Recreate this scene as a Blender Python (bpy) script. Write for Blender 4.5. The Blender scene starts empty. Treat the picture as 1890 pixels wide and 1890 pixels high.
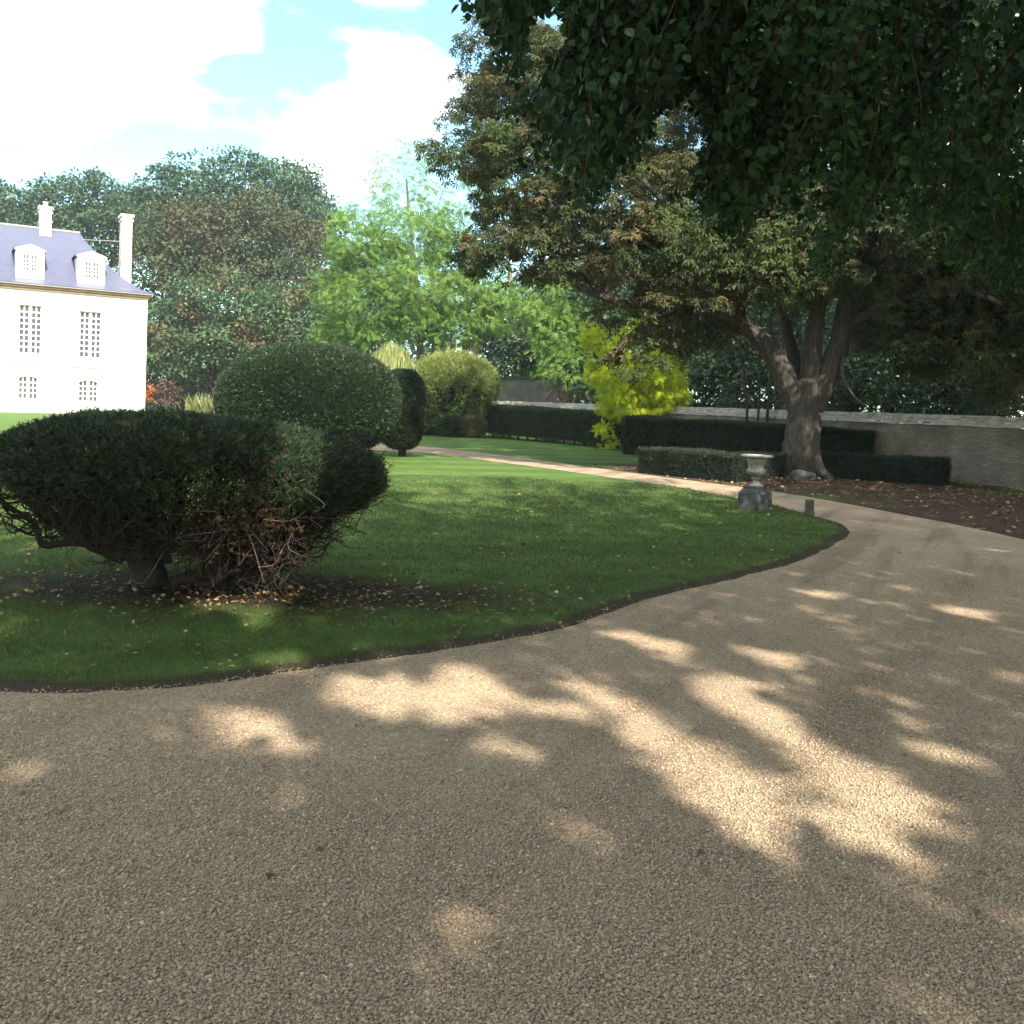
import bpy, math, random
import numpy as np
from mathutils import Matrix, Vector
from mathutils.geometry import tessellate_polygon

rng = np.random.default_rng(7)
random.seed(7)
scene = bpy.context.scene
COL = scene.collection
R = math.radians

# ------------------------------------------------------------------ camera
F = 1700.0; W0 = 1890.0; H = 1.65
PITCH = math.atan(50 / F); ROLL = R(2.1); PY0 = 796.0
cam_d = bpy.data.cameras.new('camera'); cam = bpy.data.objects.new('camera', cam_d); COL.objects.link(cam)
cam_d.sensor_width = 36; cam_d.lens = 36 * F / W0
cam_d.shift_y = (PY0 - 945) / W0
cam_d.clip_start = .05; cam_d.clip_end = 2000
CR = Matrix.Rotation(math.pi / 2 - PITCH, 3, 'X') @ Matrix.Rotation(ROLL, 3, 'Z')
cam.matrix_world = Matrix.Translation((0, 0, H)) @ CR.to_4x4()
scene.camera = cam
CRn = np.array(CR)

def ray(px, py):
    v = np.array([(px - 945) / F, -(py - PY0) / F, -1.0])
    return CRn @ v
def at(px, py, d):                      # world point seen at a pixel, d metres away along +Y
    r = ray(px, py); r = r * (d / r[1]); return np.array([r[0], r[1], r[2] + H])
def gr(px, py, z=0.0):                  # where a pixel meets the ground
    r = ray(px, py); t = (z - H) / r[2]; return np.array([r[0] * t, r[1] * t, z])
def proj(P):
    q = (np.atleast_2d(P) - np.array([0, 0, H])) @ CRn
    z = -q[:, 2]; zz = np.where(z > .05, z, .05)
    return np.stack([945 + F * q[:, 0] / zz, PY0 - F * q[:, 1] / zz, z], 1)

# ------------------------------------------------------------------ sun and sky
SAZ = np.array([.41, -.91]); SAZ /= np.linalg.norm(SAZ); EL = R(42)
sd = np.array([SAZ[0] * math.cos(EL), SAZ[1] * math.cos(EL), math.sin(EL)])
sun_d = bpy.data.lights.new('sun', 'SUN'); sun_d.energy = 4.2; sun_d.angle = R(.6); sun_d.color = (1, .93, .81)
sun = bpy.data.objects.new('sun', sun_d); COL.objects.link(sun)
sun.rotation_euler = Vector(sd).to_track_quat('Z', 'Y').to_euler()
world = bpy.data.worlds.new('World'); scene.world = world; world.use_nodes = True
wn = world.node_tree.nodes; wl = world.node_tree.links; wn.clear()
def N(nodes, t, **kw):
    n = nodes.new(t)
    for k, v in kw.items(): setattr(n, k, v)
    return n
out = N(wn, 'ShaderNodeOutputWorld'); bg = N(wn, 'ShaderNodeBackground'); bg.inputs[1].default_value = .15
sky = N(wn, 'ShaderNodeTexSky'); sky.sky_type = 'NISHITA'; sky.sun_disc = False
sky.sun_elevation = EL; sky.sun_rotation = math.atan2(SAZ[0], SAZ[1]); sky.altitude = 50; sky.air_density = 1.0; sky.dust_density = 1.2; sky.ozone_density = 1.0
tc = N(wn, 'ShaderNodeTexCoord'); mp = N(wn, 'ShaderNodeMapping'); mp.inputs['Scale'].default_value = (1, 1, 2.3); mp.inputs['Location'].default_value = (.35, .2, .1)
nz = N(wn, 'ShaderNodeTexNoise'); nz.inputs['Scale'].default_value = 4.5; nz.inputs['Detail'].default_value = 7; nz.inputs['Roughness'].default_value = .52
rp = N(wn, 'ShaderNodeValToRGB'); rp.color_ramp.elements[0].position = .60; rp.color_ramp.elements[1].position = .88
mx = N(wn, 'ShaderNodeMixRGB'); mx.inputs[2].default_value = (9.0, 8.0, 6.9, 1)
gm = N(wn, 'ShaderNodeMixRGB'); gm.blend_type = 'MULTIPLY'; gm.inputs[0].default_value = 1; gm.inputs[2].default_value = (.74, .95, .86, 1)
wl.new(tc.outputs['Generated'], mp.inputs[0]); wl.new(mp.outputs[0], nz.inputs['Vector']); prev = None
for (bx, by, br, amp) in ((40, 20, .10, 1), (270, 30, .075, 1), (430, 70, .03, .7), (755, 95, .055, 1), (800, 60, .04, .8), (268, 168, .018, .6), (620, 330, .05, .8), (20, 230, .07, .7)):
    v_ = ray(bx, by); v_ = v_ / np.linalg.norm(v_)
    ds = N(wn, 'ShaderNodeVectorMath', operation='DISTANCE'); ds.inputs[1].default_value = tuple(v_); wl.new(tc.outputs['Generated'], ds.inputs[0])
    mr = N(wn, 'ShaderNodeMapRange'); mr.interpolation_type = 'SMOOTHSTEP'; mr.inputs[1].default_value = br * 1.9; mr.inputs[2].default_value = br * .3; mr.inputs[4].default_value = amp; wl.new(ds.outputs['Value'], mr.inputs[0])
    if prev is None: prev = mr.outputs[0]
    else:
        m_ = N(wn, 'ShaderNodeMath', operation='MAXIMUM'); wl.new(prev, m_.inputs[0]); wl.new(mr.outputs[0], m_.inputs[1]); prev = m_.outputs[0]
sm = N(wn, 'ShaderNodeMath', operation='MULTIPLY_ADD'); sm.inputs[1].default_value = .22; wl.new(prev, sm.inputs[0]); wl.new(nz.outputs[0], sm.inputs[2])
v_ = ray(480, 150); v_ = v_ / np.linalg.norm(v_)      # clearer sky beyond the garden; unseen clouds added elsewhere for warm fill light
ds = N(wn, 'ShaderNodeVectorMath', operation='DISTANCE'); ds.inputs[1].default_value = tuple(v_); wl.new(tc.outputs['Generated'], ds.inputs[0])
mr = N(wn, 'ShaderNodeMapRange'); mr.inputs[1].default_value = .75; mr.inputs[2].default_value = .42; mr.inputs[3].default_value = .17; mr.inputs[4].default_value = 0.0; wl.new(ds.outputs['Value'], mr.inputs[0])
s2 = N(wn, 'ShaderNodeMath', operation='ADD'); wl.new(sm.outputs[0], s2.inputs[0]); wl.new(mr.outputs[0], s2.inputs[1])
wl.new(s2.outputs[0], rp.inputs[0])
wl.new(sky.outputs[0], gm.inputs[1]); wl.new(gm.outputs[0], mx.inputs[1]); wl.new(rp.outputs[0], mx.inputs[0]); wl.new(mx.outputs[0], bg.inputs[0]); wl.new(bg.outputs[0], out.inputs[0])
scene.view_settings.view_transform = 'Standard'; scene.view_settings.look = 'None'
scene.view_settings.exposure = 1.62; scene.view_settings.gamma = 1
scene.render.engine = 'CYCLES'
scene.cycles.max_bounces = 7; scene.cycles.diffuse_bounces = 3; scene.cycles.glossy_bounces = 2; scene.cycles.transmission_bounces = 4
scene.cycles.use_adaptive_sampling = True; scene.cycles.adaptive_threshold = .02
scene.cycles.caustics_reflective = False; scene.cycles.caustics_refractive = False

# ------------------------------------------------------------------ materials
def newmat(name):
    m = bpy.data.materials.new(name); m.use_nodes = True; t = m.node_tree; t.nodes.clear()
    o = t.nodes.new('ShaderNodeOutputMaterial'); return m, t.nodes, t.links, o
def ramp(ns, pts):
    r = ns.new('ShaderNodeValToRGB'); e = r.color_ramp.elements
    while len(e) < len(pts): e.new(.5)
    for q, (p, c) in zip(e, pts): q.position = p; q.color = (*c, 1)
    return r
def leafmat(name, cols, transl=.3, rough=.5, spec=.35, patch=0.0, patchcol=None, pscale=.35):
    m, ns, ls, o = newmat(name)
    a = ns.new('ShaderNodeAttribute'); a.attribute_name = 'tint'
    r = ramp(ns, [(i / max(1, len(cols) - 1), c) for i, c in enumerate(cols)]); ls.new(a.outputs['Fac'], r.inputs[0])
    col = r.outputs[0]
    if patchcol:
        tcn = ns.new('ShaderNodeTexCoord'); n = ns.new('ShaderNodeTexNoise'); n.inputs['Scale'].default_value = pscale; n.inputs['Detail'].default_value = 3
        ls.new(tcn.outputs['Object'], n.inputs['Vector'])
        rr = ns.new('ShaderNodeMapRange'); rr.inputs[1].default_value = .62 - patch * .3; rr.inputs[2].default_value = .70 - patch * .2
        ls.new(n.outputs[0], rr.inputs[0]); x = ns.new('ShaderNodeMixRGB'); x.inputs[2].default_value = (*patchcol, 1)
        ls.new(rr.outputs[0], x.inputs[0]); ls.new(col, x.inputs[1]); col = x.outputs[0]
    p = ns.new('ShaderNodeBsdfPrincipled'); p.inputs['Roughness'].default_value = rough; p.inputs['Specular IOR Level'].default_value = spec
    tr = ns.new('ShaderNodeBsdfTranslucent'); mixs = ns.new('ShaderNodeMixShader'); mixs.inputs[0].default_value = transl
    ls.new(col, p.inputs['Base Color'])
    hs = ns.new('ShaderNodeHueSaturation'); hs.inputs['Hue'].default_value = .485; hs.inputs['Saturation'].default_value = 1.15; hs.inputs['Value'].default_value = 1.5
    ls.new(col, hs.inputs['Color']); ls.new(hs.outputs[0], tr.inputs[0])
    ls.new(p.outputs[0], mixs.inputs[1]); ls.new(tr.outputs[0], mixs.inputs[2]); ls.new(mixs.outputs[0], o.inputs[0])
    return m
def noisemat(name, cols, scale=5, detail=6, rough=.85, bump=.3, bscale=None, dist=.02, stretch=(1, 1, 1), spec=.3, voro=0):
    m, ns, ls, o = newmat(name)
    tcn = ns.new('ShaderNodeTexCoord'); mpn = ns.new('ShaderNodeMapping'); mpn.inputs['Scale'].default_value = stretch
    ls.new(tcn.outputs['Object'], mpn.inputs[0])
    n = ns.new('ShaderNodeTexNoise'); n.inputs['Scale'].default_value = scale; n.inputs['Detail'].default_value = detail; n.inputs['Roughness'].default_value = .65
    ls.new(mpn.outputs[0], n.inputs['Vector'])
    k = len(cols); r = ramp(ns, [(.3 + .4 * i / max(1, k - 1), c) for i, c in enumerate(cols)]); ls.new(n.outputs[0], r.inputs[0])
    p = ns.new('ShaderNodeBsdfPrincipled'); p.inputs['Roughness'].default_value = rough; p.inputs['Specular IOR Level'].default_value = spec
    ls.new(r.outputs[0], p.inputs['Base Color'])
    if bump:
        if voro:
            b_ = ns.new('ShaderNodeTexVoronoi'); b_.inputs['Scale'].default_value = voro
        else:
            b_ = ns.new('ShaderNodeTexNoise'); b_.inputs['Scale'].default_value = bscale or scale * 4; b_.inputs['Detail'].default_value = 5
        ls.new(mpn.outputs[0], b_.inputs['Vector'])
        bn = ns.new('ShaderNodeBump'); bn.inputs['Strength'].default_value = bump; bn.inputs['Distance'].default_value = dist
        ls.new(b_.outputs[0], bn.inputs['Height']); ls.new(bn.outputs[0], p.inputs['Normal'])
    ls.new(p.outputs[0], o.inputs[0]); return m

M = {}
M['bark'] = noisemat('bark', [(.022, .018, .014), (.055, .046, .037), (.10, .085, .07)], 6, 8, .9, .9, 9, .05, (3, 3, .6))
M['bark_pale'] = noisemat('bark_pale', [(.10, .085, .065), (.22, .19, .15)], 5, 8, .9, .8, 8, .04, (3, 3, .6))
M['bark_yew'] = noisemat('bark_yew', [(.014, .010, .008), (.042, .029, .021)], 12, 6, .9, .7, 25, .01, (2, 2, .8))
M['twig_pale'] = noisemat('twig_pale', [(.06, .045, .035), (.15, .12, .09)], 14, 4, .9, .4, 40, .004)
M['sycamore'] = leafmat('sycamore_leaf', [(.028, .062, .036), (.05, .095, .05), (.085, .13, .058)], .22, .55, .3)
M['sycamore_front'] = leafmat('sycamore_front_leaf', [(.035, .075, .035), (.06, .11, .048), (.12, .16, .06)], .25, .55, .3, .2, (.13, .10, .045), .22)
M['browning'] = leafmat('browning_leaf', [(.035, .06, .028), (.06, .08, .034), (.10, .095, .042)], .22, .6, .25, .4, (.085, .072, .036), .2)
M['robinia'] = leafmat('robinia_leaf', [(.07, .14, .03), (.125, .22, .045), (.21, .31, .065)], .35, .5, .35)
M['robinia_yellow'] = leafmat('robinia_yellow_leaf', [(.12, .20, .06), (.19, .27, .08), (.29, .33, .09)], .35, .5, .3)
M['golden'] = leafmat('golden_robinia_leaf', [(.22, .34, .02), (.38, .47, .03), (.60, .56, .04)], .45, .5, .25)
M['chestnut'] = leafmat('chestnut_leaf', [(.024, .046, .015), (.040, .056, .018), (.068, .066, .024), (.15, .105, .045)], .3, .55, .3, .35, (.055, .085, .022), .45)
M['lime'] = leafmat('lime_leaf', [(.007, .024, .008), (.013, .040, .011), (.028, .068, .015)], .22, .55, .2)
M['darkwood'] = leafmat('dark_wood_leaf', [(.018, .04, .018), (.035, .07, .028), (.06, .10, .04)], .25, .45, .4)
M['yew'] = leafmat('yew_needle', [(.011, .022, .009), (.021, .038, .014), (.042, .060, .020)], .12, .5, .35)
M['yew_dead'] = leafmat('yew_dead_needle', [(.035, .022, .014), (.075, .045, .028)], .1, .8, .1)
M['yew_round'] = leafmat('round_yew_needle', [(.007, .019, .007), (.016, .036, .012), (.040, .062, .018)], .15, .45, .4)  # greens darkened so the colour carries shade from the near tree
M['golden_yew'] = leafmat('golden_yew_needle', [(.07, .11, .03), (.14, .18, .05), (.25, .28, .08)], .25, .5, .3)
M['hedge'] = leafmat('hedge_leaf', [(.014, .036, .014), (.028, .06, .02), (.05, .09, .028)], .15, .5, .3)
M['box'] = leafmat('box_leaf', [(.011, .020, .013), (.021, .033, .020), (.036, .050, .028)], .12, .5, .3)
M['bright_shrub'] = leafmat('bright_shrub_leaf', [(.10, .20, .03), (.18, .30, .04)], .35, .5, .3)
M['straw'] = leafmat('straw_leaf', [(.11, .15, .05), (.20, .23, .08), (.32, .31, .13)], .3, .6, .2)
M['red_shrub'] = leafmat('red_shrub_leaf', [(.09, .045, .045), (.18, .10, .08)], .25, .6, .2)
M['orange_shrub'] = leafmat('orange_shrub_leaf', [(.30, .08, .02), (.45, .16, .04)], .25, .6, .2)
M['tan_shrub'] = leafmat('tan_shrub_leaf', [(.06, .07, .03), (.13, .12, .05)], .25, .6, .2)
M['soil'] = noisemat('soil_core', [(.015, .011, .008), (.03, .022, .015)], 8)
M['core'] = noisemat('inner_shade', [(.006, .009, .005), (.015, .018, .01)], 12, 4, 1, .5)  # near-black fill; shade inside the foliage is put into its colour
M['stone_urn'] = noisemat('urn_stone', [(.09, .082, .066), (.17, .155, .13), (.26, .24, .205)], 9, 8, .85, .35, 40, .006)
M['stone_rim'] = noisemat('urn_rim_stone', [(.22, .21, .185), (.34, .32, .29)], 9, 8, .85, .3, 40, .006)
M['stone_ped'] = noisemat('pedestal_stone', [(.014, .014, .015), (.045, .045, .048), (.15, .15, .158)], 5, 8, .8, .2, 30, .002)
M['stone_post'] = noisemat('bollard_stone', [(.04, .034, .022), (.10, .085, .06)], 12, 8, .9, .5, 40, .01)
M['limestone'] = noisemat('limestone_wall', [(.74, .71, .66), (.82, .80, .76)], 1.2, 8, .9, .15, 8, .01)
M['cornice'] = noisemat('cornice_stone', [(.22, .13, .08), (.36, .25, .17)], 1.5, 6, .9, .2, 8, .01)
M['chimney_stain'] = noisemat('chimney_stone', [(.38, .31, .26), (.68, .64, .58), (.76, .73, .70)], 1.3, 8, .9, .2, 8, .01)
M['slate'] = noisemat('slate', [(.075, .08, .13), (.10, .105, .165)], 2.5, 8, .42, .25, 14, .01, (1, 1, 3), .5)
M['paint'] = noisemat('white_paint', [(.76, .75, .73), (.82, .81, .79)], 3, 3, .5, 0)
M['iron'] = noisemat('iron', [(.25, .22, .2), (.35, .3, .27)], 9, 3, .6, 0)
M['red'] = noisemat('red_plastic', [(.5, .02, .02), (.62, .04, .035)], 5, 3, .4, 0)
M['whitestone'] = noisemat('white_stone', [(.70, .68, .62), (.82, .8, .75)], 6, 5, .8, .2)
M['slab'] = noisemat('lead_cap', [(.02, .02, .022), (.04, .04, .042)], 5, 4, .7, .2)
M['shedwall'] = noisemat('weathered_wall', [(.055, .05, .048), (.10, .09, .085), (.17, .155, .145)], 1.1, 9, .9, .4, 12, .02)
M['rubble'] = noisemat('rock', [(.07, .065, .06), (.2, .19, .175)], 3, 8, .9, .5, 12, .03)
m, ns, ls, o = newmat('window_glass')
p = ns.new('ShaderNodeBsdfPrincipled'); p.inputs['Base Color'].default_value = (.07, .065, .075, 1); p.inputs['Roughness'].default_value = .15; ls.new(p.outputs[0], o.inputs[0]); M['glass'] = m

# rubble stone wall: courses of uneven stones
def wallmat():
    m, ns, ls, o = newmat('rubble_wall')
    uv = ns.new('ShaderNodeUVMap'); mpn = ns.new('ShaderNodeMapping')
    ls.new(uv.outputs[0], mpn.inputs[0])
    n0 = ns.new('ShaderNodeTexNoise'); n0.inputs['Scale'].default_value = 6.0; n0.inputs['Detail'].default_value = 5; ls.new(mpn.outputs[0], n0.inputs['Vector'])
    ad = ns.new('ShaderNodeMixRGB'); ad.blend_type = 'ADD'; ad.inputs[0].default_value = .15; ls.new(mpn.outputs[0], ad.inputs[1]); ls.new(n0.outputs['Color'], ad.inputs[2])
    b = ns.new('ShaderNodeTexBrick'); b.inputs['Scale'].default_value = 1; b.inputs['Brick Width'].default_value = .21; b.inputs['Row Height'].default_value = .07
    b.inputs['Mortar Size'].default_value = .012; b.inputs['Mortar Smooth'].default_value = .4
    b.inputs['Color1'].default_value = (.29, .245, .195, 1); b.inputs['Color2'].default_value = (.20, .17, .135, 1); b.inputs['Mortar'].default_value = (.17, .145, .12, 1)
    ls.new(ad.outputs[0], b.inputs['Vector'])
    n1 = ns.new('ShaderNodeTexNoise'); n1.inputs['Scale'].default_value = 1.1; n1.inputs['Detail'].default_value = 8; ls.new(mpn.outputs[0], n1.inputs['Vector'])
    r1 = ramp(ns, [(.3, (.55, .5, .45)), (.7, (1.15, 1.15, 1.1))]); ls.new(n1.outputs[0], r1.inputs[0])
    mu = ns.new('ShaderNodeMixRGB'); mu.blend_type = 'MULTIPLY'; mu.inputs[0].default_value = 1; ls.new(b.outputs['Color'], mu.inputs[1]); ls.new(r1.outputs[0], mu.inputs[2])
    p = ns.new('ShaderNodeBsdfPrincipled'); p.inputs['Roughness'].default_value = .92; ls.new(mu.outputs[0], p.inputs['Base Color'])
    bn = ns.new('ShaderNodeBump'); bn.inputs['Strength'].default_value = .8; bn.inputs['Distance'].default_value = .03; bn.invert = True
    ls.new(b.outputs['Fac'], bn.inputs['Height']); ls.new(bn.outputs[0], p.inputs['Normal']); ls.new(p.outputs[0], o.inputs[0])
    return m
M['wall'] = wallmat()
M['coping'] = noisemat('coping_stone', [(.26, .23, .20), (.44, .40, .36), (.56, .52, .48)], 4, 8, .9, .5, 14, .02)

# ground materials
def soilmask(ns, ls, geo, cx, cy, rx, ry, soft, nscale):
    """0..1 mask, 1 inside an uneven patch of bare soil round (cx,cy)"""
    mp_ = ns.new('ShaderNodeMapping'); mp_.inputs['Location'].default_value = (-cx / rx, -cy / ry, 0); mp_.inputs['Scale'].default_value = (1 / rx, 1 / ry, 0)
    ls.new(geo, mp_.inputs[0])
    ln = ns.new('ShaderNodeVectorMath'); ln.operation = 'LENGTH'; ls.new(mp_.outputs[0], ln.inputs[0])
    n = ns.new('ShaderNodeTexNoise'); n.inputs['Scale'].default_value = nscale; n.inputs['Detail'].default_value = 7; n.inputs['Roughness'].default_value = .7; ls.new(geo, n.inputs['Vector'])
    s = ns.new('ShaderNodeMath'); s.operation = 'MULTIPLY_ADD'; s.inputs[1].default_value = .9; ls.new(n.outputs[0], s.inputs[0]); ls.new(ln.outputs['Value'], s.inputs[2])
    r = ns.new('ShaderNodeMapRange'); r.inputs[1].default_value = 1.45 + soft; r.inputs[2].default_value = 1.45 - soft
    ls.new(s.outputs[0], r.inputs[0]); return r.outputs[0]
def grassmat(name, cols, soils, stripes=True, edge=False):
    m, ns, ls, o = newmat(name)
    g = ns.new('ShaderNodeNewGeometry').outputs['Position']
    n = ns.new('ShaderNodeTexNoise'); n.inputs['Scale'].default_value = 1.6; n.inputs['Detail'].default_value = 9; n.inputs['Roughness'].default_value = .7; ls.new(g, n.inputs['Vector'])
    r = ramp(ns, [(.3, cols[0]), (.5, cols[1]), (.7, cols[2])]); ls.new(n.outputs[0], r.inputs[0])
    n2 = ns.new('ShaderNodeTexNoise'); n2.inputs['Scale'].default_value = 45; n2.inputs['Detail'].default_value = 5; n2.inputs['Roughness'].default_value = .8; ls.new(g, n2.inputs['Vector'])
    r2 = ramp(ns, [(.3, (.5, .55, .5)), (.7, (1.5, 1.4, 1.3))]); ls.new(n2.outputs[0], r2.inputs[0])
    mu = ns.new('ShaderNodeMixRGB'); mu.blend_type = 'MULTIPLY'; mu.inputs[0].default_value = 1; ls.new(r.outputs[0], mu.inputs[1]); ls.new(r2.outputs[0], mu.inputs[2])
    col = mu.outputs[0]
    if stripes:
        wv = ns.new('ShaderNodeTexWave'); wv.inputs['Scale'].default_value = .16; wv.inputs['Distortion'].default_value = 1.5; wv.inputs['Detail'].default_value = 2
        wm = ns.new('ShaderNodeMapping'); wm.inputs['Rotation'].default_value = (0, 0, R(75)); ls.new(g, wm.inputs[0]); ls.new(wm.outputs[0], wv.inputs['Vector'])
        wr = ramp(ns, [(.3, (.86, .88, .86)), (.7, (1.1, 1.1, 1.05))]); ls.new(wv.outputs[0], wr.inputs[0])
        m2 = ns.new('ShaderNodeMixRGB'); m2.blend_type = 'MULTIPLY'; m2.inputs[0].default_value = 1; ls.new(col, m2.inputs[1]); ls.new(wr.outputs[0], m2.inputs[2]); col = m2.outputs[0]
    for (cx, cy, rx, ry, soft, nsc, sc) in soils:
        mk = soilmask(ns, ls, g, cx, cy, rx, ry, soft, nsc)
        sn = ns.new('ShaderNodeTexNoise'); sn.inputs['Scale'].default_value = 22; sn.inputs['Detail'].default_value = 8; sn.inputs['Roughness'].default_value = .8; ls.new(g, sn.inputs['Vector'])
        sr = ramp(ns, [(.35, tuple(.5 * c for c in sc)), (.6, sc), (.75, tuple(1.9 * c for c in sc))]); ls.new(sn.outputs[0], sr.inputs[0])
        x = ns.new('ShaderNodeMixRGB'); ls.new(mk, x.inputs[0]); ls.new(col, x.inputs[1]); ls.new(sr.outputs[0], x.inputs[2]); col = x.outputs[0]
    if edge:
        ea = ns.new('ShaderNodeAttribute'); ea.attribute_name = 'tint'; en = ns.new('ShaderNodeTexNoise'); en.inputs['Scale'].default_value = 3; en.inputs['Detail'].default_value = 6; ls.new(g, en.inputs['Vector'])
        es = ns.new('ShaderNodeMath'); es.operation = 'MULTIPLY_ADD'; es.inputs[1].default_value = 1.0; ls.new(en.outputs[0], es.inputs[0]); ls.new(ea.outputs['Fac'], es.inputs[2])
        er = ns.new('ShaderNodeMapRange'); er.inputs[1].default_value = .75; er.inputs[2].default_value = 1.15; ls.new(es.outputs[0], er.inputs[0])
        x = ns.new('ShaderNodeMixRGB'); x.inputs[2].default_value = (.055, .042, .028, 1); ls.new(er.outputs[0], x.inputs[0]); ls.new(col, x.inputs[1]); col = x.outputs[0]
    p = ns.new('ShaderNodeBsdfPrincipled'); p.inputs['Roughness'].default_value = .9; p.inputs['Specular IOR Level'].default_value = .15; ls.new(col, p.inputs['Base Color'])
    bn = ns.new('ShaderNodeBump'); bn.inputs['Strength'].default_value = .8; bn.inputs['Distance'].default_value = .03; ls.new(n2.outputs[0], bn.inputs['Height']); ls.new(bn.outputs[0], p.inputs['Normal'])
    ls.new(p.outputs[0], o.inputs[0]); return m
GC = [(.064, .108, .027), (.084, .148, .037), (.112, .182, .050)]
BUSH = gr(345, 1100); CH = gr(1475, 880)
M['lawn'] = grassmat('lawn_grass', GC, [(BUSH[0] + .25, BUSH[1] + .2, 2.5, .75, .35, 1.1, (.035, .027, .017))], edge=True)
M['ground'] = grassmat('garden_grass', GC, [(CH[0] - .8, CH[1] - .6, 4.8, 5.0, .16, .8, (.085, .056, .038)), (15, 14.5, 11, 7.4, .15, .8, (.085, .056, .038))])

def gravelmat():
    m, ns, ls, o = newmat('gravel')
    g = ns.new('ShaderNodeNewGeometry').outputs['Position']
    v = ns.new('ShaderNodeTexVoronoi'); v.inputs['Scale'].default_value = 95; ls.new(g, v.inputs['Vector'])
    cr = ramp(ns, [(0, (.26, .185, .12)), (.35, (.375, .285, .193)), (.7, (.445, .345, .24)), (1, (.52, .42, .305))])
    sp = ns.new('ShaderNodeSeparateColor'); ls.new(v.outputs['Color'], sp.inputs[0]); ls.new(sp.outputs[0], cr.inputs[0])
    n = ns.new('ShaderNodeTexNoise'); n.inputs['Scale'].default_value = .9; n.inputs['Detail'].default_value = 6; ls.new(g, n.inputs['Vector'])
    r = ramp(ns, [(.3, (.80, .79, .78)), (.7, (1.12, 1.1, 1.06))]); ls.new(n.outputs[0], r.inputs[0])
    mu = ns.new('ShaderNodeMixRGB'); mu.blend_type = 'MULTIPLY'; mu.inputs[0].default_value = 1; ls.new(cr.outputs[0], mu.inputs[1]); ls.new(r.outputs[0], mu.inputs[2])
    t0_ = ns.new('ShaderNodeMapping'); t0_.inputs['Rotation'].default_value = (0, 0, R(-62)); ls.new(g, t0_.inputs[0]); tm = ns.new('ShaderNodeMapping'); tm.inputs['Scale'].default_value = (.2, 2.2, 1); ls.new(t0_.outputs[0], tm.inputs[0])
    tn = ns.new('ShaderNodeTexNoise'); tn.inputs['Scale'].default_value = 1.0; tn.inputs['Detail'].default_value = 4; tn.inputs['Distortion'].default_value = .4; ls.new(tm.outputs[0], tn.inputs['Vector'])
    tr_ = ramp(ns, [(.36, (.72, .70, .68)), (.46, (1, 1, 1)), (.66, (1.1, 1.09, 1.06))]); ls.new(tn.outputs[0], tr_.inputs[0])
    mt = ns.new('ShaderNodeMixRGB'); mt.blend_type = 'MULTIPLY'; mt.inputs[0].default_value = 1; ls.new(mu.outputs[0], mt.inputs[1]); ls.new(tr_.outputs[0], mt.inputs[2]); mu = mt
    p = ns.new('ShaderNodeBsdfPrincipled'); p.inputs['Roughness'].default_value = .9; p.inputs['Specular IOR Level'].default_value = .25; ls.new(mu.outputs[0], p.inputs['Base Color'])
    bn = ns.new('ShaderNodeBump'); bn.inputs['Strength'].default_value = 1; bn.inputs['Distance'].default_value = .012; bn.invert = True
    ls.new(v.outputs['Distance'], bn.inputs['Height'])
    n3 = ns.new('ShaderNodeTexNoise'); n3.inputs['Scale'].default_value = 7; n3.inputs['Detail'].default_value = 5; ls.new(g, n3.inputs['Vector'])
    b2 = ns.new('ShaderNodeBump'); b2.inputs['Strength'].default_value = .6; b2.inputs['Distance'].default_value = .05; ls.new(n3.outputs[0], b2.inputs['Height']); ls.new(bn.outputs[0], b2.inputs['Normal'])
    ls.new(b2.outputs[0], p.inputs['Normal']); ls.new(p.outputs[0], o.inputs[0]); return m
M['gravel'] = gravelmat()
m, ns, ls, o = newmat('pebble')
a = ns.new('ShaderNodeAttribute'); a.attribute_name = 'tint'
r = ramp(ns, [(0, (.18, .125, .082)), (.4, (.335, .255, .172)), (.8, (.445, .345, .24)), (1, (.60, .50, .38))]); ls.new(a.outputs['Fac'], r.inputs[0])
p = ns.new('ShaderNodeBsdfPrincipled'); p.inputs['Roughness'].default_value = .85; p.inputs['Specular IOR Level'].default_value = .3
ls.new(r.outputs[0], p.inputs['Base Color']); ls.new(p.outputs[0], o.inputs[0]); M['pebble'] = m
M['blade'] = leafmat('grass_blade', [(.056, .052, .024), (.058, .092, .027), (.12, .155, .06)], .3, .5, .25)
M['deadleaf'] = leafmat('dead_leaf', [(.10, .055, .025), (.22, .13, .06), (.42, .33, .2)], .15, .8, .15)

# ------------------------------------------------------------------ mesh helpers
def rawmesh(name, V, Fc, mat, tint=None, smooth=False):
    """V (n,3); Fc (m,k) int array or list of ragged faces"""
    me = bpy.data.meshes.new(name)
    V = np.asarray(V, dtype=np.float32)
    if isinstance(Fc, np.ndarray):
        k = Fc.shape[1]; m_ = len(Fc)
        me.vertices.add(len(V)); me.vertices.foreach_set('co', V.ravel())
        me.loops.add(m_ * k); me.loops.foreach_set('vertex_index', Fc.ravel().astype(np.int32))
        me.polygons.add(m_); me.polygons.foreach_set('loop_start', np.arange(0, m_ * k, k, dtype=np.int32))
        me.update(calc_edges=True)
    else:
        me.from_pydata(V.tolist(), [], Fc); me.update()
    if tint is not None:
        at_ = me.attributes.new('tint', 'FLOAT', 'POINT'); at_.data.foreach_set('value', np.asarray(tint, dtype=np.float32))
    me.polygons.foreach_set('use_smooth', np.full(len(me.polygons), bool(smooth)))
    if mat: me.materials.append(mat)
    return me
def link(name, me, parent=None, loc=None):
    ob = bpy.data.objects.new(name, me); COL.objects.link(ob)
    if parent: ob.parent = parent
    if loc is not None: ob.location = loc
    return ob
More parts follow.
